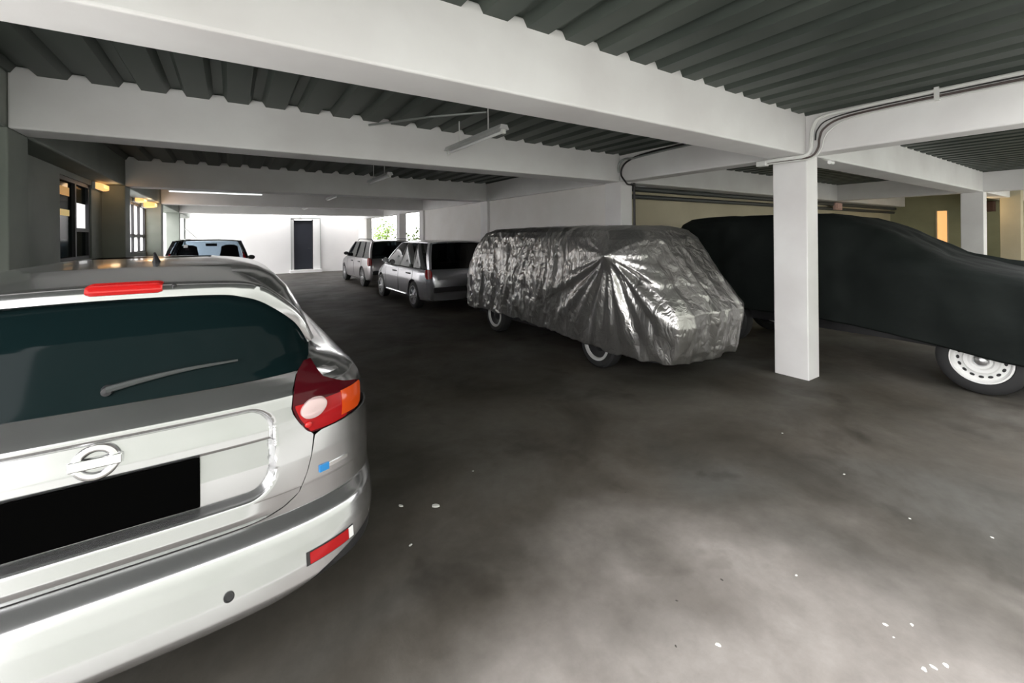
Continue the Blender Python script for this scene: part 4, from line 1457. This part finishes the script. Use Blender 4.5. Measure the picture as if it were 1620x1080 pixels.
# pipes on the beige wall of the next bay
for z, y, r, lab in ((2.46, 5.16, 0.045, 'upper dark pipe along the beige wall'), (2.33, 5.2, 0.04, 'lower dark pipe along the beige wall')):
    o = MB().tube([(5.75, y, z), (XE - 0.05, y, z)], r, 10).build('wall_pipe', 'pipe_dark', smooth=True)
    tag(o, lab + ' above the dark covered vehicle', 'pipe')
    for xx in (7.0, 9.5, 12.0, 15.0):
        MB().box(xx - 0.02, y, z - 0.03, xx + 0.02, 5.30, z + 0.03).build('pipe_clip', 'galv', o)
o = MB().box(5.98, 5.20, 2.44, 6.35, 5.295, 2.56).build('junction_box', 'light_metal', bevel=0.008)
tag(o, 'pale junction box between the pipes beside the drop pipe', 'junction box')
MB().box(6.0, 5.19, 2.455, 6.33, 5.205, 2.545).build('box_lid', 'light_metal', o, bevel=0.004)
o = MB().box(14.3, 5.08, 2.30, 14.75, 5.15, 2.50).build('alarm_box', 'pink_box', bevel=0.01)
tag(o, 'small pinkish box on the beige wall beside the white pillar', 'box')
MB().box(14.36, 5.06, 2.34, 14.69, 5.085, 2.46).build('box_face', 'pink_box', o, bevel=0.006)
# security camera on the beam behind the white pillar
sc = empty('security_camera', (5.80, 2.10, 2.46))
tag(sc, 'tiny white camera on the beam beside the white pillar', 'camera')
MB().lathe([(0.0005, -0.05), (0.022, -0.05), (0.024, 0.03), (0.018, 0.045), (0.0005, 0.045)], 16, (0, 0, 0), 'x').build('camera_body', 'sticker_white', sc, smooth=True)
MB().tube([(0, 0, 0.02), (0, 0.05, 0.03), (0, 0.09, 0.06)], 0.008).build('camera_bracket', 'conduit_white', sc, smooth=True)
o = MB().box(19.2, 2.80, 2.25, 19.49, 3.22, 2.56).build('brown_cabinet', 'brown_box', bevel=0.01)
tag(o, 'dark brown cabinet high on the wall beside the far pillar', 'cabinet')
MB().box(19.185, 2.82, 2.27, 19.205, 3.0, 2.54).build('cabinet_door', 'brown_box', o, bevel=0.004)
MB().box(19.185, 3.02, 2.27, 19.205, 3.20, 2.54).build('cabinet_door', 'brown_box', o, bevel=0.004)


# ------------------------------------------------------------------ warm lamps
def wall_lamp(loc, size, label, energy, mat='warm_lamp'):
    r = empty('wall_lamp', loc)
    tag(r, label, 'lamp', None)
    sx, sy, sz = size
    MB().box(-0.02, -sy / 2 - 0.01, -sz / 2 - 0.01, 0.02, sy / 2 + 0.01, sz / 2 + 0.01).build('back_plate', 'conduit_white', r, bevel=0.005)
    m = MB()
    rws = []
    for i in range(7):
        a = PI / 2 * i / 6
        rws.append([(0.02 + (sx - 0.02) * math.sin(a), y_ * sy / 2 * (0.6 + 0.4 * math.cos(a)), z_ * sz / 2 * (0.5 + 0.5 * math.cos(a))) for y_, z_ in ((-1, -1), (1, -1), (1, 1), (-1, 1))])
    m.grid(rws, closed=True)
    m.f.append(tuple(range(len(m.v) - 4, len(m.v))))
    m.build('diffuser', mat, r, smooth=False)
    l = bpy.data.lights.new('lamp_glow', 'POINT')
    l.energy = energy
    l.color = (1.0, 0.66, 0.36)
    l.shadow_soft_size = 0.06
    lo = bpy.data.objects.new('lamp_glow', l)
    col.objects.link(lo)
    lo.parent = r
    lo.location = (sx + 0.08, 0, -0.02)
    return r


wall_lamp((WX + 0.02, 8.98, 2.46), (0.10, 0.50, 0.09), 'warm wall lamp beside the dark window, before the shaded pillar', 0.25)
wall_lamp((WX + 0.02, 12.15, 2.49), (0.16, 0.55, 0.07), 'warm wall lamp above the bright four-pane window', 0.8)
wall_lamp((WX + 0.02, 13.15, 2.46), (0.22, 0.50, 0.12), 'rounded warm lamp past the four-pane window', 0.8)
# lamps in the neighbouring bay
for p, lab, e in (((16.4, 2.80, 2.45), 'warm lamp hidden behind the far pillar of the next bay', 4.0), ((18.0, 0.6, 2.45), 'warm lamp at the far end of the next bay', 3.5)):
    r = empty('ceiling_lamp', p)
    tag(r, lab, 'lamp')
    MB().lathe([(0.0005, 0.08), (0.10, 0.08), (0.11, 0.02), (0.10, 0.0)], 20, (0, 0, 0), 'z').build('base_plate', 'conduit_white', r, smooth=True)
    MB().lathe([(0.10, 0.0), (0.09, -0.04), (0.05, -0.07), (0.0005, -0.08)], 20, (0, 0, 0), 'z').build('diffuser', 'warm_lamp', r, smooth=True)
    MB().tube([(0, 0, 0.07), (0, 0, ZD - 2.45)], 0.012).build('stem', 'conduit_white', r)
    l = bpy.data.lights.new('lamp_glow', 'POINT')
    l.energy = e
    l.color = (1.0, 0.72, 0.36)
    l.shadow_soft_size = 0.1
    lo = bpy.data.objects.new('lamp_glow', l)
    col.objects.link(lo)
    lo.parent = r
    lo.location = (0, 0, -0.2)

# gate leaf and pole by the far opening
g = empty('barrier_pole', (-1.25, 17.2, 0))
tag(g, 'slim pole with a slanting brace by the bright opening', 'pole')
MB().tube([(0, 0, 0), (0, 0, 2.3)], 0.04, 12).build('pole', 'galv', g, smooth=True)
MB().tube([(0, 0, 2.0), (0.35, -0.1, 1.62)], 0.025, 8).build('brace', 'light_metal', g, smooth=True)
MB().box(-0.10, -0.10, 0, 0.10, 0.10, 0.02).build('base_plate', 'galv', g)
o = empty('bulkhead_light', (-0.6, YW - 0.02, 2.86))
tag(o, 'small dark lamp bracket high on the bright back wall', 'light fixture')
MB().box(-0.25, -0.08, -0.03, 0.25, 0.0, 0.03).build('bracket', 'galv', o, bevel=0.01)
MB().lathe([(0.0005, -0.10), (0.05, -0.09), (0.07, -0.03), (0.07, 0.0)], 14, (0.2, 0, -0.04), 'z').build('lamp_head', 'black_plastic', o, smooth=True)
o = empty('door_camera', (2.75, YW - 0.02, 2.66))
tag(o, 'small white camera above the dark back door', 'camera')
MB().lathe([(0.0005, -0.28), (0.06, -0.28), (0.065, -0.04), (0.03, 0.0)], 14, (0, 0, 0), 'y').build('camera_body', 'sticker_white', o, smooth=True)
MB().box(-0.04, -0.02, -0.02, 0.04, 0.02, 0.10).build('camera_bracket', 'light_metal', o)


# ------------------------------------------------------------------ shrubs outside the garden openings
def shrub(loc, h_, rad, nleaf, label, seed):
    rnd = random.Random(seed)
    r = empty('garden_shrub', loc)
    tag(r, label, 'shrub', 'shrubs outside the garden openings')
    st = MB()
    tips = []
    for k in range(7):
        a = 2 * PI * k / 7 + rnd.random()
        e = Vector((math.cos(a) * rad * rnd.uniform(0.3, 0.9), math.sin(a) * rad * rnd.uniform(0.3, 0.9), h_ * rnd.uniform(0.7, 1.0)))
        pth = spline([(0, 0, 0), e * 0.45 + Vector((0, 0, 0.1 * h_)), e], 6)
        st.tube(pth, [0.035 * (1 - 0.8 * i / (len(pth) - 1)) for i in range(len(pth))], 6)
        tips += pth[4:]
    st.build('branches', 'bark', r, smooth=True)
    lf = MB()
    for k in range(nleaf):
        p = rnd.choice(tips) + Vector((rnd.gauss(0, 0.16), rnd.gauss(0, 0.16), rnd.gauss(0, 0.16)))
        d_ = Vector((rnd.gauss(0, 1), rnd.gauss(0, 1), rnd.gauss(0, 0.6))).normalized()
        s_ = d_.cross(Vector((rnd.gauss(0, 1), rnd.gauss(0, 1), rnd.gauss(0, 1)))).normalized()
        l_, w_ = rnd.uniform(0.10, 0.20), rnd.uniform(0.03, 0.06)
        up_ = d_.cross(s_) * 0.02
        lf.add([p, p + d_ * l_ * 0.5 + s_ * w_ + up_, p + d_ * l_, p + d_ * l_ * 0.5 - s_ * w_ + up_, p + d_ * l_ * 0.5 - up_], [(0, 1, 4), (1, 2, 4), (2, 3, 4), (3, 0, 4)])
    o_ = lf.build('foliage', 'leaf', r, recalc=False)
    o_['kind'] = 'stuff'
    return r


shrub((7.0, 23.6, -0.06), 2.6, 0.9, 500, 'leafy shrub seen through the wider garden opening', 3)
shrub((7.6, 26.0, -0.06), 2.2, 0.8, 380, 'low leafy shrub beside the taller one in the wider opening', 5)
shrub((7.0, 19.4, -0.06), 2.0, 0.7, 360, 'leafy shrub seen through the narrow garden opening', 8)

# ------------------------------------------------------------------ litter on the floor
lit = [(1.035, 2.457, 0.045, 1, 'pale stone chip beside the silver crossover, largest on the floor'), (0.858, 2.577, 0.035, 1, 'dull pale chip close to the largest pale chip'),
       (0.791, 2.221, 0.018, 1, 'tiny pale chip nearest the crossover bumper'), (1.409, 2.671, 0.016, 1, None), (2.266, 0.98, 0.016, 1, None), (1.622, 0.99, 0.020, 1, None),
       (2.288, 0.65, 0.018, 1, None), (2.379, 0.589, 0.018, 1, None), (2.244, 0.612, 0.010, 1, None), (2.174, 0.505, 0.022, 1, None), (2.213, 0.488, 0.022, 1, None), (2.262, 0.463, 0.020, 1, None),
       (3.792, 1.735, 0.018, 1, None), (3.488, 1.206, 0.020, 1, None), (3.255, 0.811, 0.014, 1, None), (3.416, 0.515, 0.014, 1, None),
       (1.665, 1.212, 0.012, 0, None), (1.944, 1.165, 0.014, 0, None), (1.477, 1.081, 0.012, 0, None), (2.1, 1.9, 0.010, 0, None)]
for i, (x_, y_, s_, wt, lab) in enumerate(lit):
    s_ *= 0.6
    rnd = random.Random(i)
    m = MB()
    ring = [rnd.uniform(0.7, 1.1) for _ in range(9)]
    asp = rnd.uniform(0.5, 0.9)
    m.grid([[(s_ * k * ring[j] * math.cos(2 * PI * j / 9), s_ * k * asp * ring[j] * math.sin(2 * PI * j / 9), h_ * s_) for j in range(9)] for k, h_ in ((1.0, 0.0), (0.95, 0.12), (0.7, 0.22), (0.05, 0.26))], closed=True)
    m.f.append(tuple(range(9))[::-1])
    o = m.build('floor_chip' if wt else 'dark_pebble', 'chip_white' if wt else 'pebble_dark')
    o.location = (x_, y_, 0)
    o.rotation_euler = (0, 0, rnd.uniform(0, 6))
    tag(o, lab or (('white fleck in the loose cluster on the open floor nearest the camera' if y_ < 0.7 and x_ < 2.6 else 'lone white fleck on the open floor before the white pillar' if x_ > 3 else 'lone white fleck on the middle of the open floor') if wt else 'tiny dark pebble on the bright concrete floor'), 'chip' if wt else 'pebble', 'white flecks on the floor' if wt else 'dark pebbles on the floor')
